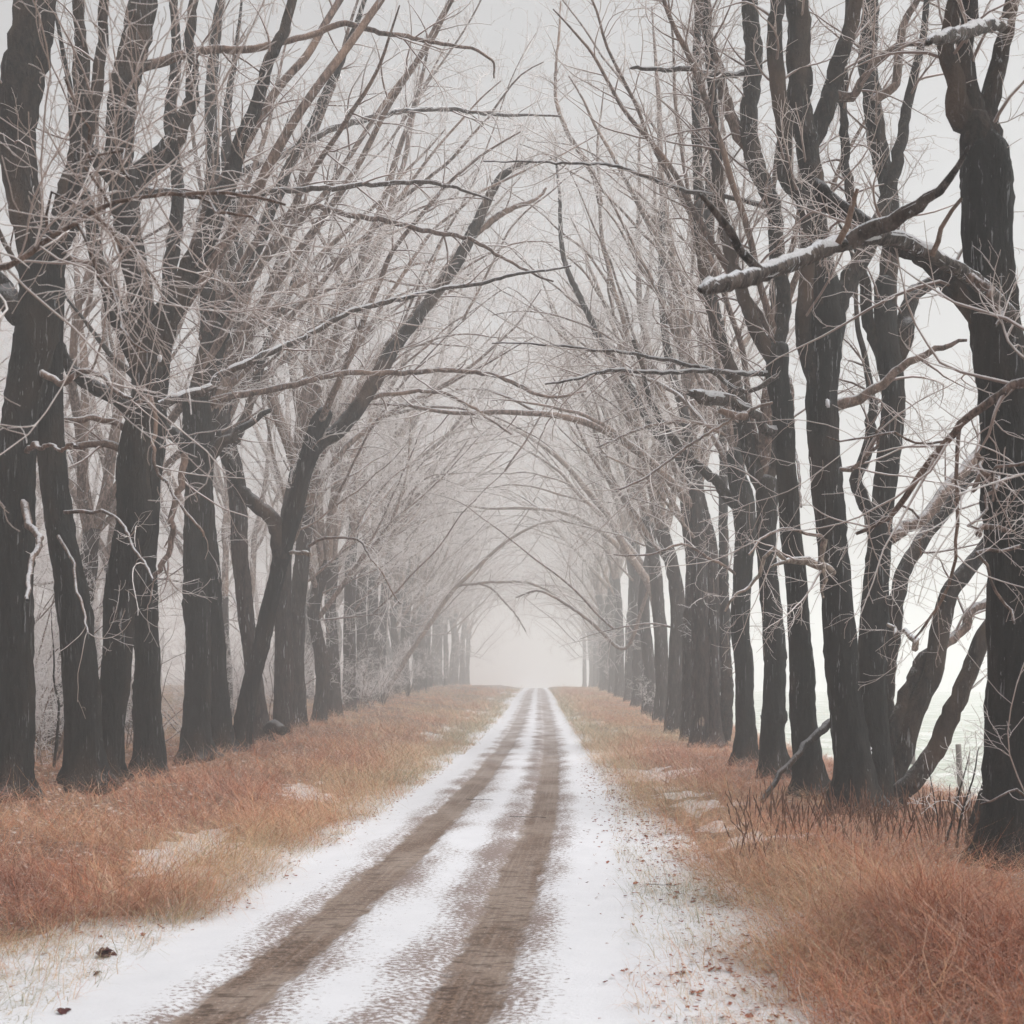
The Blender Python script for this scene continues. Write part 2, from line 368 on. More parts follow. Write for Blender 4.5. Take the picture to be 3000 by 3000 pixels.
rng = np.random.default_rng(11)
def sample_depth(n, a, b):               # density falls with distance
    return a * (b / a) ** rng.random(n)
def thick(n_clump, per, side):
    D = sample_depth(n_clump, 5.5, 150)
    if side < 0:
        X = left_edge(D) - rng.random(n_clump) ** 1.35 * (2.2 + .55 * D * .47 * 1.1).clip(3, 40) + .25
    else:
        X = right_edge(D) + rng.random(n_clump) ** 1.1 * np.minimum(7.2, .44 * D + .6) - .2
    return D, X
def clumps(D, X, per, spread, lmin, lmax, tone_f, frost_f, wmul=1.0, upright=0.0):
    n = len(D)
    i = np.repeat(np.arange(n), per); N = len(i)
    sc = (1 + D / 45)[i]
    off = rng.normal(size=(N, 2)) * spread * sc[:, None]
    x = X[i] + off[:, 0]; y = D[i] + off[:, 1]
    ln = rng.uniform(lmin, lmax, N) * (.65 + .7 * rng.random(n) ** 1.5)[i] * (1 + .35 * wav(x, y, 1.5))
    flow = 2.2 * wav(X * .5 + 9, D * .5, 1.0) + 2.6
    az = np.where(rng.random(N) < .4, np.arctan2(off[:, 1], off[:, 0]), np.where(np.cos(flow[i]) > 0, 0, math.pi) + rng.normal(size=N) * .6)
    lean = np.clip(rng.normal(size=N) * .4 + .85, .05, 1.5) * (1 - upright * .7)
    bend = rng.uniform(.4, 3.4, N) * (1 - .6 * upright)
    ln = ln * (1 - .58 * ss(2.5, 3.7, x)) * (1 - .40 * ss(4.6, 5.9, -x))
    w = rng.uniform(.0024, .0050, N) * wmul * np.maximum(1, y / 12) ** .85
    tone = np.clip((tone_f(X, D) + rng.normal(size=n) * .10)[i] + rng.normal(size=N) * .17, 0, 1)
    frost = np.clip((frost_f(X, D) + rng.normal(size=n) * .12)[i] + np.where(rng.random(N) < .14, .55, 0) + rng.normal(size=N) * .22, 0, .95)
    lie = (rng.random(N) < .38) & (lmax > .6)
    lean = np.where(lie, rng.normal(size=N) * .22 + 1.3, lean); bend = np.where(lie, rng.uniform(-.9, 1.3, N), bend)
    zo = np.where(lie, rng.uniform(.03, .26, N) * (.6 + .4 * np.minimum(1, ln)), 0); az = np.where(lie, np.where(rng.random(N) < .5, 0, math.pi) + rng.normal(size=N) * .8, az)
    ok = (np.abs(x - xc(y)) > 1.65) & (y > 4.5)
    return [a[ok] for a in (x, y, ln, w, lean, bend, az, tone, frost, zo)]
def tone_thick(X, D):
    e = np.where(X < 0, left_edge(D) - X, X - right_edge(D))
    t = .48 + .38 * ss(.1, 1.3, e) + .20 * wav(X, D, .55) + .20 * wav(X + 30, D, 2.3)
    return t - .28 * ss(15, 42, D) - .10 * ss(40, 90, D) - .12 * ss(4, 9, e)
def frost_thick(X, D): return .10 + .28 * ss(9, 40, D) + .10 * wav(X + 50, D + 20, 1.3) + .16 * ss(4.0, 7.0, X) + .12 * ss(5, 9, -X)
parts = []
for side, nc in ((-1, 12500), (1, 12500)):
    D, X = thick(nc, 15, side); k = rng.random(nc) > .88 * gaps(X, D); D, X = D[k], X[k]
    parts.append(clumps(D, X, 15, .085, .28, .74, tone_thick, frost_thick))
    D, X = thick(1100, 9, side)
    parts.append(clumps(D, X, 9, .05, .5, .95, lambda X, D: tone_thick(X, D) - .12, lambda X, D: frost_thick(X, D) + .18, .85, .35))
# the big tussock at the lower right
nb = 300; a = rng.random(nb) * TAU; rr = np.sqrt(rng.random(nb))
D = 8.4 + .8 * rr * np.sin(a); X = 3.05 + .7 * rr * np.cos(a)
parts.append(clumps(D, X, 26, .07, .34, .72, lambda X, D: .86 + .07 * wav(X, D, 2), lambda X, D: .10 + 0 * X, .9, .2))
# thin grass of the verges
n = 4600; D = sample_depth(n, 5, 90)
X = np.where(rng.random(n) < .5, left_edge(D) + rng.random(n) ** 1.5 * 1.5 - .05, right_edge(D) - rng.random(n) ** 1.3 * 1.25 + .05)
k = wav(X * 1.5, D, 2.2) > -.25; D, X = D[k], X[k]
tone_v = lambda X, D: .25 + .16 * wav(X + 7, D, 1.4) + .12 * (X > 0)
parts.append(clumps(D, X, 7, .07, .09, .30, tone_v, lambda X, D: .22 + 0 * X, .75, .15))
n = 620; D = sample_depth(n, 5, 40)
X = left_edge(D) + rng.normal(size=n) * .35 + .25
parts.append(clumps(D, X, 22, .06, .2, .48, lambda X, D: .27 + .13 * wav(X, D, 2), lambda X, D: .2 + 0 * X, .8, .1))
n = 330; D = 5.6 + 5.2 * rng.random(n); X = -2.75 - rng.random(n) ** 1.2 * 2.6
k = wav(X * 2, D * 2, 1.3) > -.3; D, X = D[k], X[k]
parts.append(clumps(D, X, 16, .07, .12, .42, lambda X, D: .24 + .2 * wav(X, D, 2), lambda X, D: .2 + 0 * X, .9, .1))
n = 240; D = 6 + 6 * rng.random(n); X = .75 + rng.random(n) ** .8 * 1.4
k = wav(X * 2 + 4, D * 2, 1.3) > -.1; D, X = D[k], X[k]
parts.append(clumps(D, X, 11, .07, .08, .30, lambda X, D: .32 + .25 * wav(X, D, 2), lambda X, D: .2 + 0 * X, .9, .1))
n = 300; D = sample_depth(n, 6, 40)
X = right_edge(D) + rng.normal(size=n) * .25 - .05
parts.append(clumps(D, X, 20, .06, .2, .45, lambda X, D: .30 + .16 * wav(X, D, 2), lambda X, D: .2 + 0 * X, .8, .1))
# sparse pale stems over the meadow
n = 2500; D = sample_depth(n, 14, 90); X = 8.5 + rng.random(n) * .42 * D
parts.append(clumps(D, X, 5, .1, .1, .35, lambda X, D: .25 + .1 * wav(X, D), lambda X, D: .45 + 0 * X, .8, .2))
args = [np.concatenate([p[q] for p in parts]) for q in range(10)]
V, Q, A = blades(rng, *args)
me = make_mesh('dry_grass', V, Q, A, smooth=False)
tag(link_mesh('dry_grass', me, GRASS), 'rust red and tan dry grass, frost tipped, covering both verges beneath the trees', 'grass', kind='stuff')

# dark dock stalks among the grass on the right
def weed_material():
    t = NT('dark_seedhead'); n = t.noise(t.coord((40, 40, 40)), 1, 2)
    t.link(t.mix(n, (.045, .022, .015), (.20, .10, .065)), t.b.inputs['Base Color']); return t.m
b = Buf(); n = 260
D = 12.2 + rng.random(n) * 3.6; X = D * (rng.uniform(560, 1330, n)) / F
keep = X < 5.4; D, X = D[keep], X[keep]; n = len(D)
K = 12; s = np.linspace(0, 1, K); h = rng.uniform(.3, .6, n)
P = np.stack([X[:, None] + rng.normal(size=(n, 1)) * .12 * s + .003 * rng.normal(size=(n, K)), D[:, None] + rng.normal(size=(n, 1)) * .1 * s, gz(X, D)[:, None] + h[:, None] * s], -1)
R = np.where(s < .45, .0025, .003 + .008 * np.abs(np.sin(s * 23))[None] * np.sin(np.clip((s - .4) / .6, 0, 1) * math.pi * .95 + .1)) * rng.uniform(.6, 1.15, (n, 1))
b.add(P, np.broadcast_to(R, (n, K)), 4)
tag(link_mesh('dead_weeds', b.mesh('dead_weeds'), weed_material()), 'dark brown dead weed stalks with seedheads standing in the rust grass', 'weeds', kind='stuff')

# ---------------------------------------------------------------- hero trees traced limb by limb at their own depth
def path3(pts, D, d0=0.0, d1=0.0, pw=1.2):
    pts = np.array(pts, float); L = np.concatenate([[0], np.cumsum(np.hypot(*np.diff(pts[:, :2], axis=0).T))]); L /= L[-1]
    Dn = D + d0 + (d1 - d0) * L ** pw
    P = np.stack([(pts[:, 0] - CX) * Dn / F, Dn, CAMH + (HY - pts[:, 1]) * Dn / F], 1)
    return P, pts[:, 2] * D / F / 2

def free_limb(rng, p, az, pol, length, r0, r1=.012, n=18, archx=0.0, droop=0.0, up=0.0, wig=.08):
    d = np.array([math.sin(pol) * math.cos(az), math.sin(pol) * math.sin(az), math.cos(pol)])
    P = [np.array(p, float)]
    for k in range(n - 1):
        P.append(P[-1] + d * length / (n - 1))
        d = d + np.array([archx, 0, up - droop * (k / n)]) + rng.normal(size=3) * wig; d /= np.linalg.norm(d)
    s = np.linspace(0, 1, n); return np.array(P), r0 * (1 - s) ** .8 + r1 * s

def hero(seed, label, D, trunk, limbs, free=(), d1=.55, d2=.26, d3=.13, bark=BARK, limbmat=LIMBDARK, flare=.35, group='bare trees lining the lane', kind='bare_tree', lean=0.0, rtip=.0034, sides=22, extras=()):
    rng = np.random.default_rng(seed)
    P, R = path3(trunk, D, 0, lean)
    zb = gz(P[0, 0], P[0, 1]); org = np.array([P[0, 0], P[0, 1], zb])
    foot = P[0].copy(); dirn = (P[0] - P[1]) / np.linalg.norm(P[0] - P[1])
    if foot[2] > zb - .25:
        k = (foot[2] - zb + .25) / max(.3, -dirn[2]); P = np.vstack([foot + dirn * k, P]); R = np.r_[R[0], R]
    PT, RT = spline(P, R, .09)
    v = np.maximum(0, PT[:, 2] - zb); RT = RT * (1 + (flare + .18) * np.exp(-v / .32))
    PT = wobble(rng, PT, .03)
    e_ = nrm(PT[-1] - PT[-2]); r_ = RT[-1]
    PT = np.vstack([PT, PT[-1] + e_ * r_ * .45, PT[-1] + e_ * r_ * .75, PT[-1] + e_ * r_ * .9]); RT = np.r_[RT, r_ * .85, r_ * .5, .01]
    t = empty(kind, org); tag(t, label, 'tree', group)
    b = Buf(); b.add(PT - org, RT, sides, 1.0, rng, 0, .5)
    link_mesh('trunk', b.mesh('trunk'), bark, t)
    q_ = int(len(PT) * .72); allb = [(PT[q_:] - org, RT[q_:])]
    for L in limbs:
        pts, o = L
        P, R = path3(pts, D, o.get('d0', 0), o.get('d1', rng.uniform(-.12, .12) * 4))
        PL, RL = spline(P, np.maximum(R, .006), .10); PL = wobble(rng, PL, .05 if not o.get('stiff') else .012); PL[2:-2] += rng.normal(size=PL[2:-2].shape) * np.minimum(.008, RL[2:-2, None] * .22)
        if not o.get('broken') and RL[-1] > .05:
            d_ = nrm(PL[-1] - PL[-4]); r_ = RL[-1]; n_ = 26; Ex = [PL[-1]]
            for k in range(n_): d_ = nrm(d_ + np.array([0, 0, .02]) + rng.normal(size=3) * .06); Ex.append(Ex[-1] + d_ * .13)
            PL = np.vstack([PL, Ex[1:]]); RL = np.r_[RL, r_ + (.012 - r_) * np.linspace(0, 1, n_) ** .8]
        if o.get('broken'):
            tip = PL[-1] + nrm(PL[-1] - PL[-2]) * .03; PL = np.vstack([PL, tip]); RL = np.r_[RL, .008]
            RL[-4:-1] *= 1 + .12 * rng.random(3)
        b = Buf(); b.add(PL - org, RL, 12 if RL.max() > .05 else 8, 1.1 if o.get('broken') else .8, rng, .7 if o.get('broken') else 0)
        lm = link_mesh(o.get('name', 'limb'), b.mesh('limb'), o.get('mat', LIMB if RL.max() < .1 else limbmat), t)
        if o.get('mat') is SNOWYLIMB:
            b = Buf(); kk = .17 if RL.max() > .04 else .5; sw = np.clip((1.1 if kk < .4 else .7) + .5 * np.sin(np.arange(len(RL)) * .9 + seed) + .35 * rng.normal(size=len(RL)), .25 if kk < .4 else .02, 1.6)
            sw = np.convolve(np.r_[sw[0], sw, sw[-1]], [.25, .5, .25], 'valid')
            RS = RL * (.97 if kk < .4 else .74 * np.minimum(1, sw)) * np.minimum(1, sw * .5 + .5); RS[-2:] *= .4; RS[:1] *= .3
            b.add(PL - org + np.stack([0 * RL, 0 * RL, RL * kk * np.minimum(1.15, sw * .6 + .4)], 1), RS, 8, .9, rng); link_mesh('snow', b.mesh('snow'), FROSTCAP, lm)
        if o.get('label'): lm['label'] = o['label']
        if not o.get('bare'): allb.append((PL - org, RL))
    for fr in free:
        n, zlo, pol, length, r0, az0, azs, arch, droop = fr
        for _ in range(n):
            if isinstance(zlo, tuple): z = rng.uniform(*zlo)
            else: z = zlo
            i = int(np.argmin(np.abs(PT[:, 2] - z))); p = PT[i] - org
            PL, RL = free_limb(rng, p, az0 + rng.normal() * azs, rng.uniform(*pol), length * rng.uniform(.75, 1.2), r0 * rng.uniform(.75, 1.2), archx=arch, droop=droop)
            PL, RL = spline(PL, RL, .2)
            b = Buf(); b.add(PL, RL, 9, .6, rng)
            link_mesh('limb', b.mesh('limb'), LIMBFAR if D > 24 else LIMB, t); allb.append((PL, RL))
    b = Buf(); crown(rng, allb, b, d1, d2, d3, rtip=rtip)
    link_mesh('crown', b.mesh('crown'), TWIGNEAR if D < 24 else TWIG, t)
    return t, rng, org

UP = lambda n, z, L=8, r=.1, arch=0.0: (n, z, (.12, .55), L, r, 0, 3.0, arch, .0)
ARCHL = lambda n, z, L=9, r=.06: (n, z, (.25, .6), L, r, math.pi, .7, -.012, .03)
ARCH = lambda n, z, L=9, r=.09: (n, z, (.35, .75), L, r, 0, .6, .012, .05)

# left row
hero(1, 'darkest bare tree at the left edge of the picture, its trunk cut by the frame', 17.0,
     [(35, 2353, 98), (40, 2050, 92), (47, 1750, 97), (55, 1500, 103), (58, 1250, 97), (92, 1000, 118), (112, 860, 118), (108, 720, 100)],
     [([(108, 760, 95), (80, 620, 100), (62, 480, 108), (55, 330, 115), (75, 150, 122), (110, -40, 120), (120, -200, 90)], {}),
      ([(105, 820, 75), (175, 700, 62), (225, 560, 50), (250, 420, 42), (285, 250, 34), (300, 60, 28)], {}),
      ([(60, 930, 70), (5, 850, 66), (-60, 760, 60)], {}),
      ([(100, 1080, 22), (180, 1120, 18), (240, 1085, 16), (300, 1105, 15), (330, 1140, 12), (390, 1165, 8)], {'d1': -1.5}),
      ([(60, 1440, 26), (85, 1530, 22), (115, 1590, 18), (90, 1660, 14), (80, 1760, 10)], {'d1': -2.0}),
      ([(70, 1330, 20), (110, 1300, 14), (170, 1320, 10), (230, 1290, 6)], {'d1': -2.5}),
      ([(100, 700, 26), (160, 750, 22), (230, 768, 20), (270, 772, 17)], {'broken': 1})],
     d1=1.4, d2=.22, d3=.13, rtip=.003)
hero(2, 'slim dark bare tree just right of the leftmost trunk, bark nearly black', 18.0,
     [(255, 2320, 98), (232, 2000, 105), (205, 1760, 92), (178, 1560, 80), (160, 1360, 83), (150, 1180, 78), (140, 1000, 76), (150, 820, 66)],
     [([(150, 840, 60), (180, 640, 52), (215, 480, 46), (240, 300, 38), (235, 100, 32), (225, -80, 24)], {}),
      ([(145, 900, 40), (100, 780, 34), (85, 640, 28), (60, 480, 24)], {}),
      ([(190, 1500, 12), (260, 1495, 11), (320, 1505, 10), (370, 1560, 9), (405, 1620, 8), (450, 1700, 6)], {'d0': -.2, 'd1': -2.2}),
      ([(170, 1570, 10), (215, 1660, 9), (235, 1760, 8), (255, 1860, 5)], {'d0': -.2, 'd1': -1.6})],
     d1=1.5, d2=.23, d3=.13, flare=.25, rtip=.003)
hero(3, 'stout black bare tree on the left with a wide candelabra of forked limbs', 19.0,
     [(316, 2335, 84), (328, 2050, 86), (345, 1830, 88), (368, 1640, 96), (390, 1518, 106), (401, 1362, 92), (414, 1207, 84), (426, 1080, 92)],
     [([(422, 1110, 78), (482, 955, 78), (540, 845, 72), (592, 720, 62), (640, 600, 52), (700, 430, 42), (790, 200, 34), (860, 20, 26)], {}),
      ([(424, 1100, 70), (370, 960, 64), (322, 885, 54), (292, 800, 46), (280, 680, 40), (250, 560, 34), (215, 470, 28)], {}),
      ([(425, 1080, 85), (410, 900, 76), (388, 750, 74), (372, 600, 76), (352, 420, 80), (365, 250, 82), (400, 80, 80), (430, -80, 70)], {}),
      ([(372, 600, 62), (410, 520, 60), (500, 430, 58), (545, 330, 45), (562, 240, 38), (555, 120, 30), (585, -40, 24)], {}),
      ([(375, 570, 50), (290, 480, 46), (240, 420, 38), (222, 300, 32), (230, 180, 26)], {}),
      ([(398, 1230, 50), (330, 1162, 45), (259, 1122, 40), (205, 1070, 34), (165, 1010, 28), (128, 925, 20)], {}),
      ([(385, 1262, 24), (330, 1238, 20), (270, 1228, 17), (190, 1230, 14)], {'broken': 1}),
      ([(375, 1345, 28), (345, 1312, 25), (290, 1300, 22), (240, 1303, 18), (192, 1312, 15)], {'broken': 1}),
      ([(470, 1190, 30), (540, 1160, 30), (600, 1140, 28), (647, 1093, 22), (750, 1041, 20), (880, 990, 18), (1000, 932, 17), (1171, 885, 15), (1362, 838, 13), (1520, 797, 10), (1673, 771, 6)], {'d0': -.3, 'd1': 2.5, 'mat': SNOWYLIMB}),
      ([(400, 1180, 14), (440, 1165, 14), (452, 1260, 12), (458, 1380, 10), (492, 1420, 9), (560, 1520, 8), (600, 1570, 6)], {'d0': -.3, 'd1': -1.2}),
      ([(360, 560, 30), (480, 568, 24), (600, 572, 20), (800, 556, 18), (1000, 549, 16), (1233, 541, 13), (1362, 559, 9), (1440, 580, 6)], {'d1': 2.0, 'mat': SNOWYLIMB}),
      ([(400, 200, 30), (560, 155, 26), (780, 135, 20), (1000, 78, 17), (1120, 98, 15), (1280, 120, 12), (1440, 175, 8), (1450, 230, 5)], {'d1': 2.0})],
     free=[ARCH(2, (8.5, 10.5), 11, .08)], d1=1.25, d2=.23, d3=.13, flare=.2, rtip=.003)
hero(4, 'straight narrow black trunk close behind the candelabra tree on the left', 21.4,
     [(427, 2275, 84), (430, 2000, 76), (430, 1830, 72), (428, 1650, 64), (440, 1450, 58), (455, 1250, 54), (470, 1050, 52)],
     [([(470, 1080, 48), (500, 850, 44), (520, 600, 38), (500, 350, 34), (515, 100, 28), (520, -80, 22)], {}),
      ([(540, 1330, 20), (527, 1450, 19), (500, 1560, 17), (470, 1660, 15), (455, 1700, 10)], {'d0': -.6, 'd1': -1.0})],
     d1=.9, d2=.28, d3=.14, flare=.2)
hero(5, 'dark bare tree left of the lane throwing long snow-dusted boughs across it', 25.0,
     [(578, 2232, 78), (577, 2000, 72), (577, 1828, 70), (575, 1621, 66), (582, 1414, 76), (577, 1260, 82), (572, 1160, 76)],
     [([(572, 1180, 56), (600, 1050, 50), (610, 900, 46), (600, 700, 44), (625, 500, 40), (615, 250, 34), (640, 40, 26)], {}),
      ([(575, 1210, 50), (640, 1010, 46), (690, 850, 42), (770, 690, 36), (830, 520, 30), (930, 330, 24), (1010, 150, 18)], {}),
      ([(560, 1340, 46), (505, 1262, 40), (470, 1222, 34), (440, 1170, 26)], {}),
      ([(605, 1345, 36), (660, 1288, 30), (700, 1265, 24), (784, 1204, 12)], {'broken': 1}),
      ([(572, 1185, 26), (640, 1170, 24), (725, 1150, 20), (880, 1124, 19), (1000, 1098, 18), (1129, 1090, 17), (1285, 1083, 16), (1440, 1104, 14), (1569, 1150, 12), (1647, 1160, 10), (1725, 1147, 6)], {'d1': 3.0}),
      ([(575, 800, 30), (610, 560, 26), (680, 520, 24), (776, 481, 22), (1000, 373, 19), (1171, 330, 17), (1290, 315, 14), (1450, 330, 11), (1640, 345, 6)], {'d1': 3.0, 'mat': SNOWYLIMB}),
      ([(590, 1000, 24), (760, 700, 20), (900, 600, 18), (1000, 621, 17), (1130, 647, 15), (1285, 688, 13), (1388, 709, 11), (1500, 770, 8), (1620, 820, 5)], {'d1': -2.0})],
     free=[ARCH(3, (7.5, 10.5), 11), UP(1, 8.5)], d1=.42, d2=.24, d3=.13)
hero(6, 'thin dark trunk half hidden behind the tree with long boughs', 27.0,
     [(652, 2188, 64), (640, 2000, 54), (630, 1828, 50), (612, 1600, 48), (600, 1400, 46), (610, 1250, 44)],
     [([(610, 1270, 40), (650, 1000, 36), (680, 700, 32), (660, 400, 28)], {})], free=[UP(2, 8, 7, .08), ARCH(2, 8, 11)], d1=.5, d2=.28, d3=.14)
hero(7, 'slender hazy trunk behind the leaning tree, narrowing towards a thin fork', 31.5,
     [(760, 2132, 52), (745, 2000, 48), (728, 1828, 46), (702, 1621, 48), (690, 1414, 50), (660, 1270, 48), (652, 1190, 42)],
     [([(655, 1220, 36), (680, 1080, 30), (690, 900, 26), (720, 700, 22)], {}), ([(690, 1300, 26), (740, 1150, 24), (800, 960, 20), (870, 800, 16)], {})],
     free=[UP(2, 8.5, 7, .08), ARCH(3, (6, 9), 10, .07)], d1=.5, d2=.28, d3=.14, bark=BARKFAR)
hero(8, 'leaning forked dark tree with a broken top, tilting right over the grass', 28.0,
     [(708, 2203, 56), (727, 2048, 52), (752, 1930, 49), (779, 1828, 46), (806, 1710, 46), (828, 1610, 50), (854, 1518, 52), (880, 1430, 49), (906, 1336, 52), (935, 1240, 52), (950, 1212, 44)],
     [([(822, 1640, 46), (808, 1545, 45), (766, 1497, 43), (719, 1450, 40), (686, 1375, 38), (640, 1290, 28), (615, 1200, 20)], {'mat': LIMBDARK}),
      ([(905, 1340, 44), (935, 1300, 46), (1000, 1258, 46), (1078, 1155, 44), (1114, 1093, 42), (1150, 1026, 38), (1207, 950, 36), (1259, 880, 36), (1331, 776, 36), (1388, 673, 35), (1440, 569, 28), (1490, 500, 20), (1560, 470, 12)], {'d1': 2.0, 'mat': LIMBDARK}),
      ([(1375, 700, 26), (1440, 645, 22), (1500, 610, 18), (1560, 590, 13), (1600, 550, 8)], {'d0': 1.6, 'd1': 3.0}),
      ([(1020, 1240, 18), (1080, 1170, 15), (1180, 1148, 13), (1285, 1150, 11), (1380, 1195, 9), (1500, 1270, 6)], {'d0': .5, 'd1': 3.0}),
      ([(850, 1620, 12), (880, 1618, 12), (905, 1624, 12)], {'mat': DEADWOOD, 'broken': 1, 'bare': 1, 'd0': -.1, 'd1': -.5, 'label': 'short pale snapped branch stub'}),
      ([(905, 1600, 9), (985, 1570, 8), (1060, 1600, 7), (1120, 1670, 6), (1165, 1770, 4)], {'d0': -.2, 'd1': -1.5})],
     free=[ARCH(2, 7.5, 10, .07)], d1=.42, d2=.22, d3=.12, flare=.1, limbmat=LIMB)

# right row
hero(21, 'massive near-black trunk at the right edge, standing nearest to the camera', 11.7,
     [(2985, 2575, 178), (2972, 2000, 162), (2965, 1600, 156), (2955, 1300, 150), (2935, 1000, 142), (2910, 800, 134), (2882, 518, 140), (2868, 430, 128), (2860, 390, 100)],
     [([(2872, 470, 110), (2838, 360, 84), (2800, 270, 60), (2785, 155, 48), (2787, 0, 42), (2790, -150, 36)], {}),
      ([(2876, 480, 96), (2852, 330, 70), (2835, 150, 52), (2825, -20, 48), (2815, -160, 40)], {}),
      ([(2882, 500, 110), (2890, 370, 80), (2915, 220, 52), (2945, 80, 44), (2985, -60, 38)], {}),
      ([(2930, 1010, 90), (2862, 905, 82), (2800, 828, 70), (2730, 780, 60), (2670, 742, 52), (2590, 690, 50), (2520, 655, 52), (2440, 590, 58), (2405, 560, 55)], {'d1': .8, 'broken': 1, 'label': 'thick brown broken limb reaching left'}),
      ([(2960, 930, 46), (2900, 860, 40), (2830, 805, 38), (2735, 752, 36), (2640, 705, 38), (2550, 695, 38), (2480, 712, 37), (2400, 735, 36), (2320, 765, 37), (2210, 805, 33), (2110, 832, 28), (2062, 846, 18)], {'d0': -.3, 'd1': -4.8, 'mat': SNOWYLIMB, 'broken': 1, 'bare': 1, 'label': 'snow-covered bough hanging close to the camera', 'stiff': 1}),
      ([(2490, 712, 38), (2545, 675, 36), (2620, 640, 33), (2690, 600, 28), (2745, 565, 20), (2790, 520, 14), (2830, 440, 8)], {'d0': -2.75, 'd1': -3.4, 'mat': SNOWYLIMB, 'broken': 1, 'bare': 1, 'stiff': 1, 'label': 'snow-capped stump of a side branch'}),
      ([(2225, 792, 18), (2190, 755, 17), (2140, 690, 16), (2095, 620, 13), (2055, 565, 8)], {'d0': -4.0, 'd1': -4.4, 'mat': SNOWYLIMB, 'bare': 1, 'stiff': 1}),
      ([(2945, 70, 28), (2900, 78, 34), (2830, 92, 35), (2760, 110, 28), (2725, 122, 15)], {'d0': -.2, 'd1': -3.4, 'mat': SNOWYLIMB, 'broken': 1, 'bare': 1, 'stiff': 1, 'label': 'short snow-covered bough near the top of the picture'}),
      ([(2455, 712, 16), (2480, 660, 14), (2500, 600, 12), (2508, 555, 8)], {'d0': -3.0, 'd1': -3.1, 'bare': 1, 'stiff': 1}),
      ([(2730, 750, 16), (2760, 670, 13), (2815, 580, 9)], {'d0': -1.6, 'd1': -1.9, 'bare': 1, 'stiff': 1}),
      ([(2840, 812, 26), (2885, 850, 22), (2915, 885, 18), (2930, 905, 14), (2900, 950, 8)], {'d0': -1.2, 'd1': -1.6, 'bare': 1}),
      ([(2860, 1330, 14), (2875, 1350, 12), (2905, 1420, 12), (2880, 1480, 9), (2850, 1560, 7)], {'d0': -.8, 'd1': -1.6}),
      ([(2960, 1560, 16), (2920, 1540, 15), (2875, 1555, 20), (2860, 1560, 18)], {'broken': 1, 'bare': 1, 'd0': -.3, 'd1': -.35}),
      ([(2960, 1400, 16), (2920, 1392, 15), (2870, 1400, 22), (2857, 1405, 16)], {'broken': 1, 'bare': 1, 'd0': -.3, 'd1': -.35}),
      ([(2990, 1600, 12), (2930, 1610, 10), (2860, 1640, 9), (2930, 1720, 8), (2990, 1830, 7)], {'d0': -.8, 'd1': -1.2})],
     d1=.6, d2=.18, d3=.11, flare=.12, sides=30, rtip=.0026)
hero(22, 'tall dark tree right of the lane with a knothole below its upper fork', 16.8,
     [(2512, 2405, 128), (2495, 2200, 106), (2466, 2000, 92), (2453, 1776, 89), (2436, 1518, 84), (2420, 1362, 86), (2409, 1181, 92), (2420, 1020, 92), (2425, 930, 96), (2408, 820, 76), (2402, 780, 52)],
     [([(2408, 1160, 62), (2375, 1050, 52), (2362, 983, 47), (2357, 850, 45), (2357, 724, 43), (2362, 585, 42), (2340, 560, 44), (2305, 517, 46), (2290, 362, 46), (2280, 155, 45), (2278, -30, 40), (2270, -160, 30)], {}),
      ([(2425, 960, 66), (2470, 880, 60), (2518, 776, 52), (2550, 690, 48), (2600, 560, 42), (2640, 450, 36), (2660, 300, 30)], {}),
      ([(2420, 900, 84), (2400, 760, 70), (2380, 560, 64), (2370, 430, 66), (2350, 300, 70), (2340, 180, 70), (2330, 0, 66), (2320, -160, 50)], {}),
      ([(2375, 420, 58), (2420, 320, 55), (2455, 200, 48), (2490, 60, 42), (2530, -100, 34)], {}),
      ([(2440, 1190, 36), (2480, 1175, 34), (2530, 1165, 32), (2590, 1130, 28), (2640, 1075, 24), (2700, 1035, 20), (2780, 1010, 15), (2835, 1000, 8)], {'d1': -.6}),
      ([(2405, 330, 34), (2440, 290, 32), (2500, 265, 26), (2540, 210, 20), (2620, 150, 16), (2720, 120, 9)], {'d1': -.6}),
      ([(2430, 1385, 16), (2490, 1370, 14), (2530, 1350, 13), (2570, 1290, 9), (2590, 1230, 6)], {'d1': -.8}),
      ([(2440, 1680, 22), (2420, 1665, 26), (2370, 1645, 26), (2330, 1638, 22), (2290, 1650, 12), (2262, 1662, 5)], {'d0': -.2, 'd1': -.9, 'mat': DEADWOOD, 'label': 'pale frosted dead branch stub'}),
      ([(2400, 1660, 10), (2410, 1600, 10), (2390, 1565, 10), (2330, 1555, 9), (2250, 1570, 8), (2180, 1620, 6)], {'d0': -.5, 'd1': -1.5}),
      ([(2300, 1640, 13), (2260, 1625, 12), (2220, 1680, 11), (2170, 1740, 9), (2132, 1784, 6)], {'d0': -.8, 'd1': -1.2, 'mat': DEADWOOD, 'bare': 1}),
      ([(2420, 1580, 12), (2412, 1640, 12), (2415, 1700, 10), (2410, 1745, 7)], {'d0': -.6, 'd1': -.8, 'mat': DEADWOOD})],
     d1=.55, d2=.21, d3=.12, flare=.15, sides=26, rtip=.003)
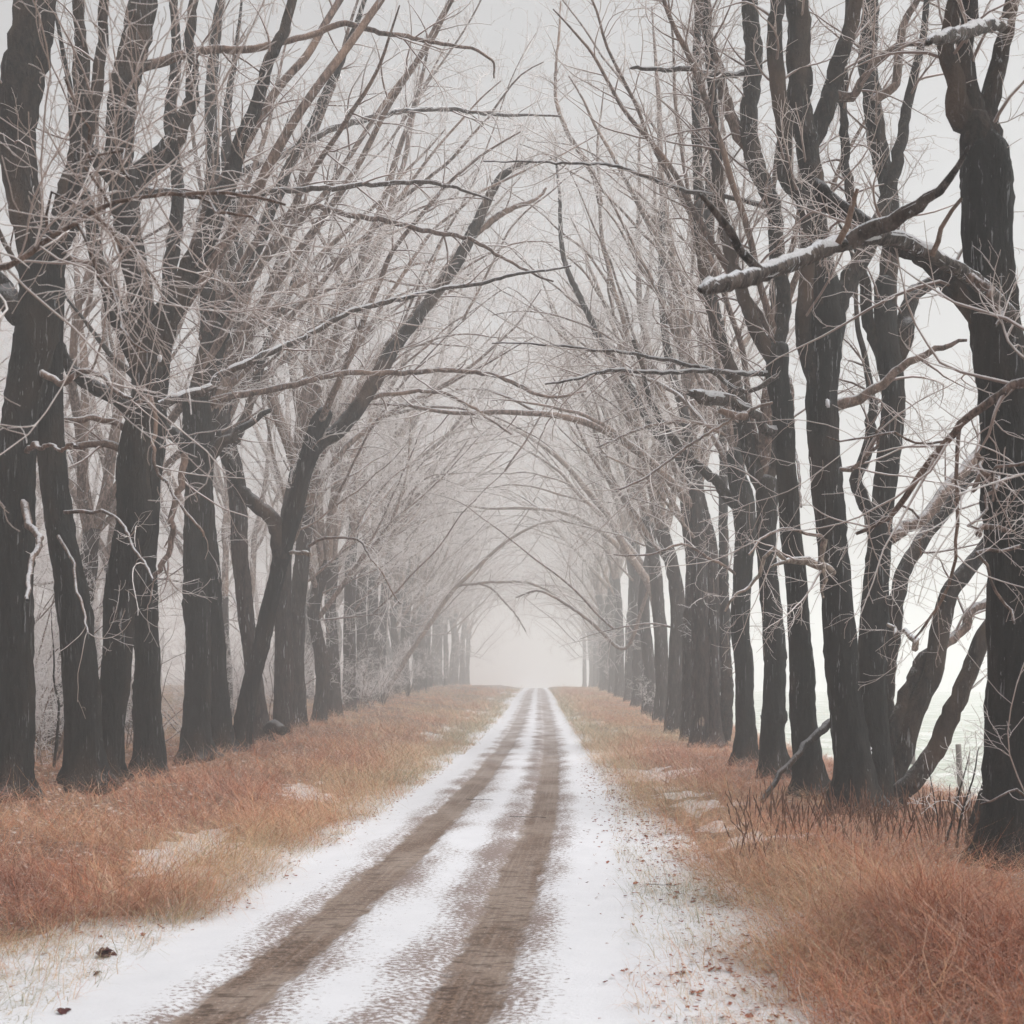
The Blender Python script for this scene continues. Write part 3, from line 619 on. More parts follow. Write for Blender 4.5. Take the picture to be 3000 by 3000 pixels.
hero(23, 'dark and brown two-toned trunk fused to the knothole tree, right of it', 17.6,
     [(2565, 2360, 96), (2558, 2000, 86), (2572, 1776, 78), (2588, 1518, 64), (2597, 1310, 66), (2608, 1155, 68), (2600, 1040, 74), (2597, 931, 64), (2600, 840, 60)],
     [([(2600, 900, 58), (2605, 720, 52), (2595, 560, 52), (2565, 420, 52), (2560, 280, 54), (2550, 120, 54), (2545, -40, 46), (2540, -170, 36)], {}),
      ([(2605, 1100, 60), (2640, 1000, 54), (2665, 900, 48), (2690, 850, 44), (2730, 830, 30)], {'broken': 1}),
      ([(2590, 1050, 44), (2555, 960, 38), (2530, 850, 32), (2510, 700, 30), (2490, 560, 28), (2478, 400, 26), (2470, 200, 22)], {}),
      ([(2600, 1580, 42), (2640, 1560, 38), (2699, 1518, 38), (2776, 1430, 36), (2880, 1321, 33), (2980, 1220, 28)], {'d1': 1.5}),
      ([(2580, 1620, 46), (2546, 1500, 44), (2520, 1420, 40), (2540, 1280, 34), (2560, 1210, 30), (2550, 1120, 22)], {'d1': .8, 'd0': .3}),
      ([(2560, 300, 30), (2600, 260, 26), (2640, 140, 24), (2670, 40, 20), (2690, -60, 16)], {}),
      ([(2600, 1830, 12), (2640, 1855, 15), (2690, 1885, 18)], {'d0': -.3, 'd1': -.9, 'mat': DEADWOOD, 'broken': 1, 'bare': 1})],
     d1=.55, d2=.22, d3=.12, flare=.15, bark=BARK)
hero(24, 'clump of leaning stems fanning right from behind the two-toned trunk', 18.4,
     [(2592, 2360, 64), (2632, 2235, 60), (2688, 2073, 58), (2732, 1960, 58), (2752, 1850, 58), (2785, 1745, 50), (2868, 1625, 44), (2960, 1500, 38), (3060, 1340, 30)],
     [([(2585, 2330, 50), (2601, 2197, 50), (2651, 2061, 50), (2690, 1955, 46), (2706, 1922, 32)], {'broken': 1, 'bare': 1, 'name': 'stem', 'label': 'brown stem snapped off short'}),
      ([(2600, 2378, 58), (2670, 2291, 56), (2732, 2210, 54), (2775, 2142, 52), (2806, 2048, 50), (2843, 1943, 48), (2895, 1850, 46), (2990, 1730, 40), (3080, 1600, 34)], {'d0': -.9, 'd1': -1.4, 'name': 'stem', 'label': 'lowest stem, bent out over the fence'}),
      ([(2600, 2200, 50), (2598, 2000, 50), (2610, 1880, 48), (2637, 1725, 46), (2699, 1595, 44), (2766, 1492, 42), (2828, 1404, 38), (2930, 1290, 32), (3030, 1150, 24)], {'d0': .4, 'd1': 1.5, 'name': 'stem'}),
      ([(2755, 1900, 34), (2800, 1850, 30), (2850, 1800, 28), (2890, 1770, 26), (2980, 1700, 18)], {'d1': .8})],
     d1=.85, d2=.26, d3=.15, flare=.05, limbmat=LIMBDARK, bark=LIMBDARK)
hero(25, 'straight black trunk left of the knothole tree, its foot braced by a fallen branch', 19.5,
     [(2378, 2335, 88), (2362, 2150, 76), (2345, 2000, 70), (2327, 1776, 64), (2321, 1518, 58), (2308, 1362, 60), (2296, 1207, 62), (2278, 1085, 62), (2268, 1020, 62)],
     [([(2272, 1060, 48), (2225, 990, 42), (2181, 880, 38), (2129, 699, 34), (2103, 518, 32), (2085, 300, 28), (2070, 80, 22)], {}),
      ([(2270, 1040, 48), (2293, 931, 42), (2290, 780, 40), (2262, 620, 42), (2215, 500, 50), (2200, 320, 52), (2208, 120, 50), (2200, -60, 42)], {}),
      ([(2212, 470, 36), (2165, 380, 36), (2119, 290, 34), (2090, 150, 30), (2060, -30, 26)], {}),
      ([(2285, 1262, 32), (2248, 1264, 32), (2222, 1228, 26), (2180, 1190, 27), (2110, 1170, 40), (2060, 1162, 42), (2042, 1156, 30)], {'d1': -1.0, 'mat': SNOWYLIMB, 'broken': 1, 'bare': 1, 'label': 'swollen snow-topped limb stub'}),
      ([(2180, 1215, 24), (2150, 1222, 20), (2125, 1210, 17)], {'d0': -.6, 'd1': -1.1, 'broken': 1, 'bare': 1}),
      ([(2280, 1090, 18), (2240, 1091, 17), (2180, 1090, 16), (2000, 1093, 13), (1802, 1085, 11), (1673, 1104, 9), (1600, 1130, 5)], {'d1': -1.0, 'mat': SNOWYLIMB}),
      ([(2280, 1100, 16), (2180, 1150, 13), (2080, 1085, 12), (2000, 1067, 12), (1880, 1035, 10), (1725, 1023, 8), (1595, 1013, 6), (1440, 1005, 4)], {'d0': -.4, 'd1': 1.0, 'mat': SNOWYLIMB}),
      ([(2262, 612, 16), (2130, 575, 13), (2000, 549, 12), (1880, 512, 11), (1776, 487, 9), (1673, 484, 8), (1543, 471, 6), (1414, 466, 4)], {'d1': 1.0, 'mat': SNOWYLIMB}),
      ([(2203, 214, 18), (2120, 215, 16), (2000, 205, 15), (1900, 200, 12), (1860, 196, 9)], {'d1': -.5, 'mat': SNOWYLIMB, 'broken': 1}),
      ([(2262, 1180, 9), (2200, 1190, 9), (2060, 1290, 9), (1950, 1350, 8), (1815, 1435, 5)], {'d0': -.5, 'd1': -2.5})],
     free=[ARCHL(2, (7, 9.5))], d1=.38, d2=.22, d3=.12, flare=.2)
hero(26, 'upright dark tree with round burls low on its trunk, right of the lane', 22.6,
     [(2268, 2262, 68), (2265, 2130, 66), (2268, 2105, 78), (2266, 2070, 66), (2264, 1945, 60), (2263, 1920, 66), (2260, 1780, 57), (2250, 1600, 56), (2246, 1480, 58), (2243, 1415, 60)],
     [([(2243, 1440, 50), (2205, 1350, 44), (2170, 1220, 40), (2138, 1117, 38), (2101, 993, 35), (2085, 880, 33), (2060, 650, 30), (2040, 300, 26), (2030, -20, 20)], {}),
      ([(2248, 1440, 36), (2268, 1340, 30), (2262, 1200, 26), (2258, 1060, 24), (2270, 880, 20), (2260, 640, 18)], {}),
      ([(2300, 1215, 10), (2310, 1100, 10), (2330, 1300, 9), (2345, 1480, 7)], {'d1': -2, 'bare': 1})],
     free=[UP(1, 8, 8, .08), ARCHL(2, (5, 8.5))], d1=.42, d2=.24, d3=.13, flare=.15)
hero(27, 'dark tree with a broad swelling halfway up where two limbs part', 26.4,
     [(2184, 2200, 60), (2180, 2000, 54), (2174, 1776, 54), (2178, 1620, 56), (2182, 1540, 66), (2172, 1470, 68), (2160, 1400, 54), (2152, 1330, 48)],
     [([(2155, 1380, 40), (2160, 1260, 34), (2130, 1050, 32), (2095, 880, 30), (2070, 600, 28), (2058, 350, 24), (2050, 80, 20)], {}),
      ([(2160, 1480, 40), (2119, 1440, 34), (2078, 1399, 30), (2020, 1345, 24), (1960, 1260, 20), (1900, 1150, 15), (1850, 1000, 10)], {}),
      ([(2175, 1700, 9), (2100, 1640, 9), (2000, 1600, 8), (1900, 1625, 6), (1800, 1620, 4)], {'d1': -1.5}),
      ([(2150, 1290, 12), (2060, 1240, 10), (1900, 1250, 8), (1750, 1310, 5)], {'d1': -2})],
     free=[UP(1, 8, 8, .08), ARCHL(3, (5, 9))], d1=.42, d2=.25, d3=.13)
hero(28, 'pair of hazy stems sharing one foot, behind the swollen-trunk tree', 34.0,
     [(2090, 2162, 48), (2090, 2000, 38), (2088, 1724, 37), (2076, 1560, 36), (2050, 1466, 36), (2022, 1320, 34), (1995, 1180, 28), (1962, 1055, 24), (1942, 900, 20), (1940, 600, 17)],
     [([(2120, 2170, 44), (2128, 2050, 40), (2125, 1850, 36), (2120, 1700, 32), (2118, 1500, 28), (2112, 1200, 24), (2085, 800, 20)], {'d0': .2, 'd1': 1, 'name': 'stem'}),
      ([(2052, 1470, 30), (2020, 1395, 28), (1983, 1336, 28), (1945, 1290, 26), (1906, 1240, 25), (1854, 1140, 24), (1805, 1060, 22), (1761, 1000, 20), (1725, 932, 18), (1683, 849, 17), (1645, 740, 15), (1640, 585, 11), (1630, 430, 6)], {'d1': 2.0}),
      ([(1985, 1345, 16), (1940, 1250, 15), (1880, 1190, 13), (1870, 1170, 9)], {'d0': .4, 'd1': 1.2}),
      ([(1760, 600, 18), (1745, 538, 18), (1694, 440, 16), (1637, 321, 12), (1632, 150, 8), (1640, 0, 5)], {'d0': 2, 'd1': 3})],
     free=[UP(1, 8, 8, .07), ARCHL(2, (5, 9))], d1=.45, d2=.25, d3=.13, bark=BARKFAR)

# ---------------------------------------------------------------- row and woodland trees from a few grown prototypes
def proto(seed, arch, hgt=(5.0, 7.5), scale=1.0, dense=1.0):
    rng = np.random.default_rng(seed)
    h = rng.uniform(*hgt)
    P = np.array([(0, 0, -.35), (rng.normal() * .06, rng.normal() * .06, h * .33), (rng.normal() * .16 + .05 * arch, rng.normal() * .15, h * .7), (rng.normal() * .2 + .2 * arch, rng.normal() * .2, h)])
    PT, RT = spline(P, [.25, .225, .205, .19], .16); v = np.maximum(0, PT[:, 2]); RT = RT * (1 + .3 * np.exp(-v / .3))
    bt = Buf(); bt.add(PT, RT, 16, 1.0, rng)
    limbs = []; bl = Buf()
    n = rng.integers(3, 5)
    for k in range(n):
        az = TAU * k / n + rng.normal() * .4; pol = rng.uniform(.12, .5)
        limbs.append(free_limb(rng, PT[-1 - k], az, pol, rng.uniform(8.5, 12.5), rng.uniform(.10, .15), .015, archx=.012 * arch, up=.008, wig=.085))
    for k in range(int(round(.4 + 1.7 * arch))):                                  # boughs that sweep over the lane
        i = int(len(PT) * rng.uniform(.6, .98)); az = rng.normal() * .5; pol = rng.uniform(.4, .78)
        limbs.append(free_limb(rng, PT[i], az, pol, rng.uniform(7, 11), rng.uniform(.07, .12), .012, archx=.012, droop=.035, up=.008, wig=.09))
    for k in range(int(1 + 2 * arch)):                                             # thin low boughs
        i = int(len(PT) * rng.uniform(.45, .9)); az = rng.normal() * 1.0 if rng.random() < .65 else rng.random() * TAU; pol = rng.uniform(.8, 1.35)
        limbs.append(free_limb(rng, PT[i], az, pol, rng.uniform(2.5, 5), rng.uniform(.025, .045), .008, archx=.0, droop=.09, up=.05, wig=.10))
    for k in range(3 if arch > .5 else 2):
        L = limbs[rng.integers(len(limbs))]; i = rng.integers(6, 15)
        limbs.append(free_limb(rng, L[0][i], rng.normal() * .5, rng.uniform(.5, 1.0), rng.uniform(5.5, 9), .034, .006, archx=.02, droop=.09, up=.02, wig=.09))
    for L in limbs[:]:
        if L[1][0] > .06:
            for _ in range(2):
                i = rng.integers(4, 10); d = nrm(L[0][i + 1] - L[0][i]); az = math.atan2(d[1], d[0]) + rng.normal() * .8
                limbs.append(free_limb(rng, L[0][i], az, min(1.3, math.acos(np.clip(d[2], -1, 1)) + rng.uniform(-.2, .5)), rng.uniform(4, 6.5), L[1][i] * .6, .009, archx=.02 * arch, droop=.04, wig=.09))
    limbs = [spline(p, r, .3) for p, r in limbs]
    for p, r in limbs: bl.add(p, r, 8, .6, rng)
    bc = Buf(); crown(rng, limbs, bc, (.52 / dense), .28 / dense, .16 / dense, l1=(.9, 3.2), l2=(.35, 1.1), l3=(.12, .4), rtip=.0048, t0=.1)
    m = [bt.mesh('trunk'), bl.mesh('limbs'), bc.mesh('crown')]
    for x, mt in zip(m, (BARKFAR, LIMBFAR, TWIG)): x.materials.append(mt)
    return m
LP = [proto(100 + k, 1.0) for k in range(6)]
RP = [proto(200 + k, .15) for k in range(5)]
WP = [proto(300 + k, .3, (3.5, 6)) for k in range(4)]

def plant(m, X, Y, rz, sc, label, group, tilt=(0, 0)):
    k = float(flareout(Y)); X, Y, sc = X * k, Y * k, sc * k
    t = empty('bare_tree', (X, Y, float(gz(X, Y))), rz, sc); t.rotation_euler = (tilt[0], tilt[1], rz); tag(t, label, 'tree', group)
    for nm, x in zip(('trunk', 'limb', 'crown'), m): link_mesh(nm, x, None, t)
    return t

rg = random.Random(8)
ORD = ['first', 'second', 'third', 'fourth', 'fifth', 'sixth', 'seventh', 'eighth', 'ninth', 'tenth', 'eleventh']
mid_left = [(826, 34.5), (877, 37.5), (933, 41), (984, 44.5), (1022, 47.5), (1056, 51), (1090, 54.5), (1122, 58), (1158, 63)]
for k, (px, D) in enumerate(mid_left):
    plant(LP[k % 6], (px - CX) * D / F, D, rg.uniform(-.5, .5), rg.uniform(.92, 1.1), f'straight hazy bare tree, {ORD[k]} trunk to the right of the leaning forked tree', 'bare trees lining the lane')
mid_right = [(2052, 33.5), (2017, 36), (1974, 40), (1938, 44), (1900, 49), (1868, 53.5), (1845, 58), (1815, 64)]
for k, (px, D) in enumerate(mid_right):
    t = plant(RP[k % 5], (px - CX) * D / F, D, math.pi + rg.uniform(-.6, .6), rg.uniform(.92, 1.1), f'hazy upright bare tree, {ORD[k]} trunk to the left of the paired stems', 'bare trees lining the lane')
    if k == 0: t['label'] = 'hazy bare tree with a pale oval cut mark low on its trunk'; scarred = t
D = 68.0
while D < 145:
    plant(LP[rg.randrange(6)] if D < 90 else RP[rg.randrange(5)], (-7.1 if D < 90 else -7.9) + rg.uniform(-.5, .4), D + rg.uniform(-1, 1), rg.uniform(-.6, .6), rg.uniform(.9, 1.12), 'pale fog-veiled bare tree far down the left side of the lane', 'far trees on the left side of the lane')
    plant(RP[rg.randrange(5)], (4.6 if D < 90 else 5.3) + rg.uniform(-.4, .5), D + rg.uniform(-1, 1), math.pi + rg.uniform(-.6, .6), rg.uniform(.9, 1.12), 'pale fog-veiled bare tree far down the right side of the lane', 'far trees on the right side of the lane')
    D += 4.6 if D < 150 else 7.0
for D in (-11, -5, 1.5, 7):  # unseen lane trees, added so their crowns shade the fog near the camera
    plant(LP[rg.randrange(6)], -7.6, D, rg.uniform(-.6, .6), 1.0, 'bare tree continuing the left row out of view, added to shade the near fog', 'trees beyond the frame')
    plant(RP[rg.randrange(5)], 5.4, D - 2, math.pi + rg.uniform(-.6, .6), 1.0, 'bare tree continuing the right row out of view, added to shade the near fog', 'trees beyond the frame')
# woodland behind the left row
spots = []
D = 22.0
while D < 130:
    spots.append((-11.5 + rg.uniform(-1.2, 1.2), D)); D += rg.uniform(4.5, 8)
for _ in range(42):
    D = rg.uniform(24, 110); spots.append((-rg.uniform(15, 15 + .45 * D), D))
for X, D in spots:
    plant(WP[rg.randrange(4)], X, D, rg.uniform(0, 6.28), rg.uniform(.75, 1.1), 'greyish bare woodland tree standing in the fog behind the left row', 'woodland trees behind the left row', (rg.uniform(-.14, .14), rg.uniform(-.16, .22)))
# pale oval cut on the marked tree
b = Buf(); b.add(np.array([(0, -.05, 0), (0, -.012, 0), (0, 0, 0), (0, .004, 0)]), np.array([.07, .066, .05, .002]), 14)
b.V[-1][:, 2] *= 2.2; b.V[-1][:, 1] *= -1
sc_ = link_mesh('bark_scar', b.mesh('bark_scar'), DEADWOOD, scarred)
sc_.rotation_euler = (0, 0, -scarred.rotation_euler[2]); a_ = -math.pi / 2 - scarred.rotation_euler[2]
sc_.location = (.235 * math.cos(a_), .235 * math.sin(a_), .62)

# thin tree bowed over the lane in the middle distance
hero(41, 'thin bare tree bowed far over the lane from the left, deep in the haze', 74.0,
     [(1112, 2075, 16), (1140, 2010, 15), (1190, 1932, 14), (1259, 1828, 14), (1331, 1724, 13), (1388, 1673, 12), (1480, 1590, 10), (1580, 1535, 8), (1640, 1527, 6), (1720, 1545, 4)],
     [([(1345, 1715, 9), (1400, 1708, 8), (1466, 1704, 8), (1569, 1714, 7), (1640, 1750, 4)], {'d1': 1}),
      ([(1400, 1708, 7), (1440, 1725, 6), (1481, 1766, 5), (1520, 1815, 4), (1540, 1850, 3)], {'d0': .4, 'd1': 0})],
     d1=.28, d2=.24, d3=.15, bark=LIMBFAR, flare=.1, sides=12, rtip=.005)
hero(42, 'slim bare tree arching left over the lane from the right row', 62.0,
     [(1945, 2110, 26), (1935, 1900, 24), (1905, 1720, 23), (1860, 1650, 22), (1828, 1600, 20), (1787, 1518, 19), (1735, 1455, 17), (1647, 1352, 15), (1569, 1290, 11), (1480, 1245, 7), (1380, 1220, 4)],
     [([(1900, 1730, 12), (1828, 1900, 11), (1725, 1818, 11), (1631, 1750, 9), (1575, 1732, 7), (1507, 1750, 4)], {'d1': 2})],
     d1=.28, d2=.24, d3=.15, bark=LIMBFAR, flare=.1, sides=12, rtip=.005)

# trees that stand just outside the frame and reach into it
hero(51, 'frosted dark branches reaching in from a tree beyond the right edge', 9.0,
     [(3420, 2700, 190), (3410, 2000, 170), (3400, 1300, 150), (3380, 900, 136), (3390, 450, 126), (3400, 60, 112)],
     [([(3405, 1080, 70), (3200, 1090, 44), (3000, 1124, 32), (2906, 1171, 28), (2818, 1233, 25), (2776, 1290, 23), (2688, 1409, 21), (2621, 1507, 19), (2560, 1545, 17), (2507, 1564, 12)], {'d1': 1.2, 'stiff': 1}),
      ([(2812, 1240, 14), (2803, 1350, 13), (2802, 1491, 12), (2792, 1673, 11), (2750, 1776, 10), (2710, 1830, 9), (2678, 1870, 6)], {'d0': .8, 'd1': 1.2, 'stiff': 1}),
      ([(2640, 1480, 9), (2690, 1510, 8), (2708, 1560, 7), (2700, 1620, 5)], {'d0': 1.1, 'd1': .9}),
      ([(2780, 1290, 8), (2700, 1290, 8), (2560, 1280, 7), (2430, 1275, 5)], {'d0': .8, 'd1': .4}),
      ([(3410, 2380, 40), (3150, 2400, 14), (3000, 2330, 9), (2930, 2340, 7), (2870, 2350, 5)], {'d1': .4}),
      ([(3405, 1500, 40), (3150, 1340, 16), (3010, 1330, 11), (2930, 1400, 9), (2890, 1480, 7)], {'d1': .3})],
     free=[UP(4, (5.9, 6.4), 9, .10)], d1=.42, d2=.16, d3=.11, rtip=.0025, group='trees beyond the frame')
hero(52, 'fuzzy frosted twigs hanging in from a tree beyond the left edge', 7.5,
     [(-900, 2800, 240), (-900, 2000, 210), (-880, 1300, 190), (-860, 700, 176), (-880, 100, 160), (-890, -300, 140)],
     [([(-880, 900, 90), (-400, 860, 30), (-100, 800, 20), (40, 770, 16), (140, 700, 14), (220, 650, 13), (320, 595, 13), (420, 578, 12), (560, 572, 11), (700, 570, 10), (830, 600, 7)], {'d1': -.4, 'stiff': 1}),
      ([(160, 690, 8), (110, 640, 8), (150, 600, 8), (210, 590, 6)], {'d0': -.1, 'd1': -.3}),
      ([(220, 650, 10), (270, 720, 10), (300, 830, 10), (340, 920, 9), (380, 985, 8), (440, 1010, 5)], {'d0': -.2, 'd1': -.8}),
      ([(270, 625, 10), (330, 680, 10), (380, 730, 9), (430, 790, 8), (480, 870, 6)], {'d0': -.2, 'd1': .3}),
      ([(320, 600, 8), (290, 540, 8), (255, 480, 7), (250, 420, 7), (225, 330, 6), (215, 250, 5)], {'d0': -.2, 'd1': -.5}),
      ([(560, 572, 9), (640, 620, 9), (700, 640, 8), (760, 650, 6)], {'d0': -.3, 'd1': -.6}),
      ([(250, 420, 7), (290, 450, 7), (360, 480, 6), (400, 500, 4)], {'d0': -.5, 'd1': -.9})],
     free=[UP(4, (6.0, 6.4), 9, .10)], d1=.28, d2=.15, d3=.10, rtip=.003, group='trees beyond the frame')

# ---------------------------------------------------------------- saplings and frosted shrubs
def shrub(seed, px, D, h, n, label, thin=.012, X=None):
    rng = np.random.default_rng(seed); x = (px - CX) * D / F if X is None else X
    t = empty('leafless_shrub', (x, D, float(gz(x, D)))); tag(t, label, 'shrub', 'leafless shrubs')
    st = []; b = Buf()
    for k in range(n):
        p, r = free_limb(rng, (rng.normal() * .06, rng.normal() * .06, -.1), rng.random() * TAU, rng.uniform(.05, .5 if n > 1 else .15), h * rng.uniform(.7, 1.1), thin * rng.uniform(.7, 1.1), .004, wig=.08)
        st.append((p, r)); b.add(p, r, 6)
    link_mesh('stems', b.mesh('stems'), LIMBDARK, t)
    b = Buf(); crown(rng, st, b, .16, .11, .08, l1=(.2, .7), l2=(.1, .35), l3=(.05, .16), rtip=.0028, t0=.3)
    link_mesh('twigs', b.mesh('twigs'), TWIG, t)
shrub(1, 148, 20.0, 3.2, 1, 'spindly dark sapling between the two leftmost trunks', .03)
shrub(2, 2745, 14.0, .95, 1, 'small bare sapling in the grass below the leaning stems', .009)
shrub(3, 2812, 13.2, 1.2, 3, 'dark twiggy shrub at the left foot of the massive right trunk', .016)
shrub(4, 1905, 58.0, 2.6, 9, 'pale frosted bush in front of the hazy right row', .016)
for k, (px, D, h) in enumerate(((1120, 70, 3.0), (1195, 88, 3.8), (1250, 105, 4.4), (1300, 130, 4.6))):
    shrub(10 + k, px, D, h, 12, f'pale frosted bush at the foot of the left row, {ORD[k]} counting away from the camera', .015)
shrub(20, 1800, 110, 4.2, 10, 'faint frosted bush far along the right side of the lane', .015)

thick_m = []
for k in range(3):
    rng = np.random.default_rng(900 + k); st = []; bs = Buf(); bc = Buf()
    for q in range(9):
        p, r = free_limb(rng, (rng.normal() * .25, rng.normal() * .25, -.1), rng.random() * TAU, rng.uniform(.1, .75), rng.uniform(2.2, 5.2), rng.uniform(.014, .032), .005, wig=.09)
        st.append((p, r)); bs.add(p, r, 6)
    crown(rng, st, bc, .22, .14, .10, l1=(.4, 1.3), l2=(.2, .6), l3=(.08, .25), rtip=.0036, t0=.15)
    a, b = bs.mesh('stems'), bc.mesh('twigs'); a.materials.append(LIMB); b.materials.append(TWIG); thick_m.append((a, b))
for _ in range(58):
    D = 19 * (95 / 19) ** rg.random(); X = -8.6 - rg.random() ** 1.4 * (.30 * D + 3)
    t = empty('leafless_shrub', (X, D, float(gz(X, D))), rg.uniform(0, 6.28), rg.uniform(.6, 1.15)); tag(t, 'pinkish grey leafless thicket shrub behind the left row of trunks', 'shrub', 'thicket shrubs behind the left row')
    for nm, x in zip(('stems', 'twigs'), thick_m[rg.randrange(3)]): link_mesh(nm, x, None, t)

# ---------------------------------------------------------------- snapped branch, log, fence, snow in the fork, leaves
def thing_tube(name, label, cat, pts, D, d0, d1, mat, wob=.02, part=None, group=None):
    P, R = path3(pts, D, d0, d1); P, R = spline(P, R, .06); rng = np.random.default_rng(len(pts) * 7 + int(D * 10)); P = wobble(rng, P, wob)
    P = np.vstack([P[:1] - nrm(P[1:2] - P[:1]) * .01, P, P[-1:] + nrm(P[-1:] - P[-2:-1]) * .02]); R = np.r_[.004, R, .004]
    o = P[len(P) // 2].copy(); b = Buf(); b.add(P - o, R, 12, 1.0, rng)
    return tag(link_mesh(name, b.mesh(name), mat, None, o), label, cat, group)
thing_tube('broken_branch', 'long snapped branch leaning from the grass up against the straight black trunk', 'branch', [(2232, 2350, 13), (2284, 2272, 17), (2347, 2198, 20), (2390, 2155, 24), (2440, 2115, 26)], 17.2, -.3, .5, LIMBDARK)
thing_tube('log', 'short black log lying in grass right of the leaning tree foot', 'log', [(782, 2140, 30), (805, 2128, 40), (830, 2142, 30)], 31.0, .2, -.2, BARK, .01)
thing_tube('rotten_stump', 'dark leaning stump behind the left foot of the massive right trunk', 'stump', [(2860, 2480, 70), (2890, 2350, 60), (2935, 2210, 50), (2980, 2120, 42)], 13.5, 0, .3, BARK)

def snow_patch(px, py, D, parent, org, r):
    rng = np.random.default_rng(int(px)); p = at(px, py, D) - org
    K, n = 9, 14; th = np.linspace(0, math.pi, K); a = np.arange(n) * TAU / n
    rad = r * (1 + .25 * rng.normal(size=(K, n)) * np.sin(th)[:, None])
    V = np.stack([rad * np.sin(th)[:, None] * np.cos(a) * .55, rad * np.sin(th)[:, None] * np.sin(a) * .6, rad * np.cos(th)[:, None] * np.ones(n) * 1.1], -1) + p
    i = np.arange(K - 1)[:, None] * n; j = np.arange(n)[None]
    me = make_mesh('snow_patch', V, np.stack([i + j, i + n + j, i + n + (j + 1) % n, i + (j + 1) % n], -1)); link_mesh('snow_patch', me, SNOW, parent)
for o in list(COL.objects):
    if o.get('label', '').startswith('tall dark tree right of the lane'): org = np.array(o.location); snow_patch(2540, 2205, 16.75, o, org, .11); snow_patch(2425, 1182, 16.55, o, org, .05)
    if o.get('label', '').startswith('stout black bare tree'): org = np.array(o.location); snow_patch(468, 1050, 18.8, o, org, .05); snow_patch(400, 410, 18.8, o, org, .05)
    if o.get('label', '').startswith('tall dark tree'):               # knothole: near-black disc painting the shade of a hollow, with raised lip
        P = at(2428, 945, 16.8) - org + np.array([0, -.155, 0]); b = Buf()
        a = np.linspace(0, TAU, 21); ring = np.stack([.06 * np.cos(a), -.012 + 0 * a, .13 * np.sin(a)], 1) + P
        b.add(ring, np.full(21, .022), 6); link_mesh('knothole_lip', b.mesh('knothole_lip'), LIMBDARK, o)
        b = Buf(); b.add(np.array([P + (0, -.004, 0), P + (0, -.003, 0), P + (0, .05, 0), P + (0, .12, 0)]), np.array([.001, .056, .056, .03]), 14)
        b.V[-1][:, 2] = (b.V[-1][:, 2] - P[2]) * 2.2 + P[2]
        t = NT('painted_hollow_shade'); t.b.inputs['Base Color'].default_value = (.003, .003, .003, 1); link_mesh('knothole', b.mesh('knothole'), t.m, o)

# wire fence along the meadow
def post_material():
    t = NT('weathered_post'); n = t.noise(t.coord((40, 40, 4)), 1, 4); t.link(t.mix(n, (.06, .05, .045), (.2, .175, .16)), t.b.inputs['Base Color']); return t.m
PM = post_material(); fence_pts = []
for D in (26, 31, 41, 51, 61, 71):
    x = 10.3 + (D - 31) * .18; fence_pts.append((x, D, float(gz(x, D))))
fe = empty('wire_fence', fence_pts[0]); tag(fe, 'old wire fence on weathered wooden posts at the edge of the white meadow', 'fence')
o0 = np.array(fence_pts[0]); rng = np.random.default_rng(3)
for k, p in enumerate(fence_pts):
    q = np.array(p) - o0; ln = rng.normal() * .06 - .1; b = Buf()
    zz = np.array([-.2, .0, .4, .8, 1.12, 1.125]); b.add(np.stack([q[0] + ln * zz, q[1] + 0 * zz, q[2] + zz], 1), np.array([.075, .075, .072, .07, .068, .002]), 10, .6, rng)
    link_mesh('post', b.mesh('post'), PM, fe)
t = NT('rusty_wire'); t.b.inputs['Base Color'].default_value = (.12, .10, .09, 1)
for hz in (.35, .65, .98):
    P = []
    for p, q in zip(fence_pts[:-1], fence_pts[1:]):
        for s in np.linspace(0, 1, 8)[:-1]: P.append(np.array(p) * (1 - s) + np.array(q) * s + np.array([-.1 * hz, -.07, hz - .25 * s * (1 - s)]) - o0)
    b = Buf(); b.add(np.array(P), np.full(len(P), .004), 4); link_mesh('wire', b.mesh('wire'), t.m, fe)

# dead leaves on the snow, each a small curled blade
def leaf_mesh(seed):
    rng = np.random.default_rng(seed); K = 7; s = np.linspace(0, 1, K); w = .42 * np.sin(math.pi * np.clip(s * .94 + .05, 0, 1)) ** .8 * (1 + .25 * np.sin(s * 15 + seed)); c = rng.uniform(.25, .6)
    V = []
    for k in range(K):
        for j, e in enumerate((-1, -.5, 0, .5, 1)):
            V.append((w[k] * e, s[k] - .5, c * abs(e) ** 1.6 * w[k] + .35 * (s[k] - .5) ** 2 * rng.uniform(.7, 1.3) + .02 * rng.normal()))
    V = np.array(V); V[:, 2] -= V[:, 2].min() - .02
    return make_mesh('fallen_leaf', V, grid_quads(K, 5))
def leaf_material(c1, c2, nm):
    t = NT(nm); n = t.noise(t.n('TexCoord').outputs['Object'], 4, 3); r = t.n('ObjectInfo').outputs['Random']
    t.link(t.mix(t.math('ADD', t.math('MULTIPLY', n, .5), t.math('MULTIPLY', r, .5)), c1, c2), t.b.inputs['Base Color']); t.b.inputs['Roughness'].default_value = .6; return t.m
LM = leaf_material((.10, .022, .014), (.34, .10, .05), 'dead_leaf'); LD = leaf_material((.035, .010, .012), (.09, .02, .018), 'dark_dead_leaf')
leaves = [leaf_mesh(k) for k in range(5)]
for m in leaves: m.materials.append(LM)
rng = np.random.default_rng(21); n = 0
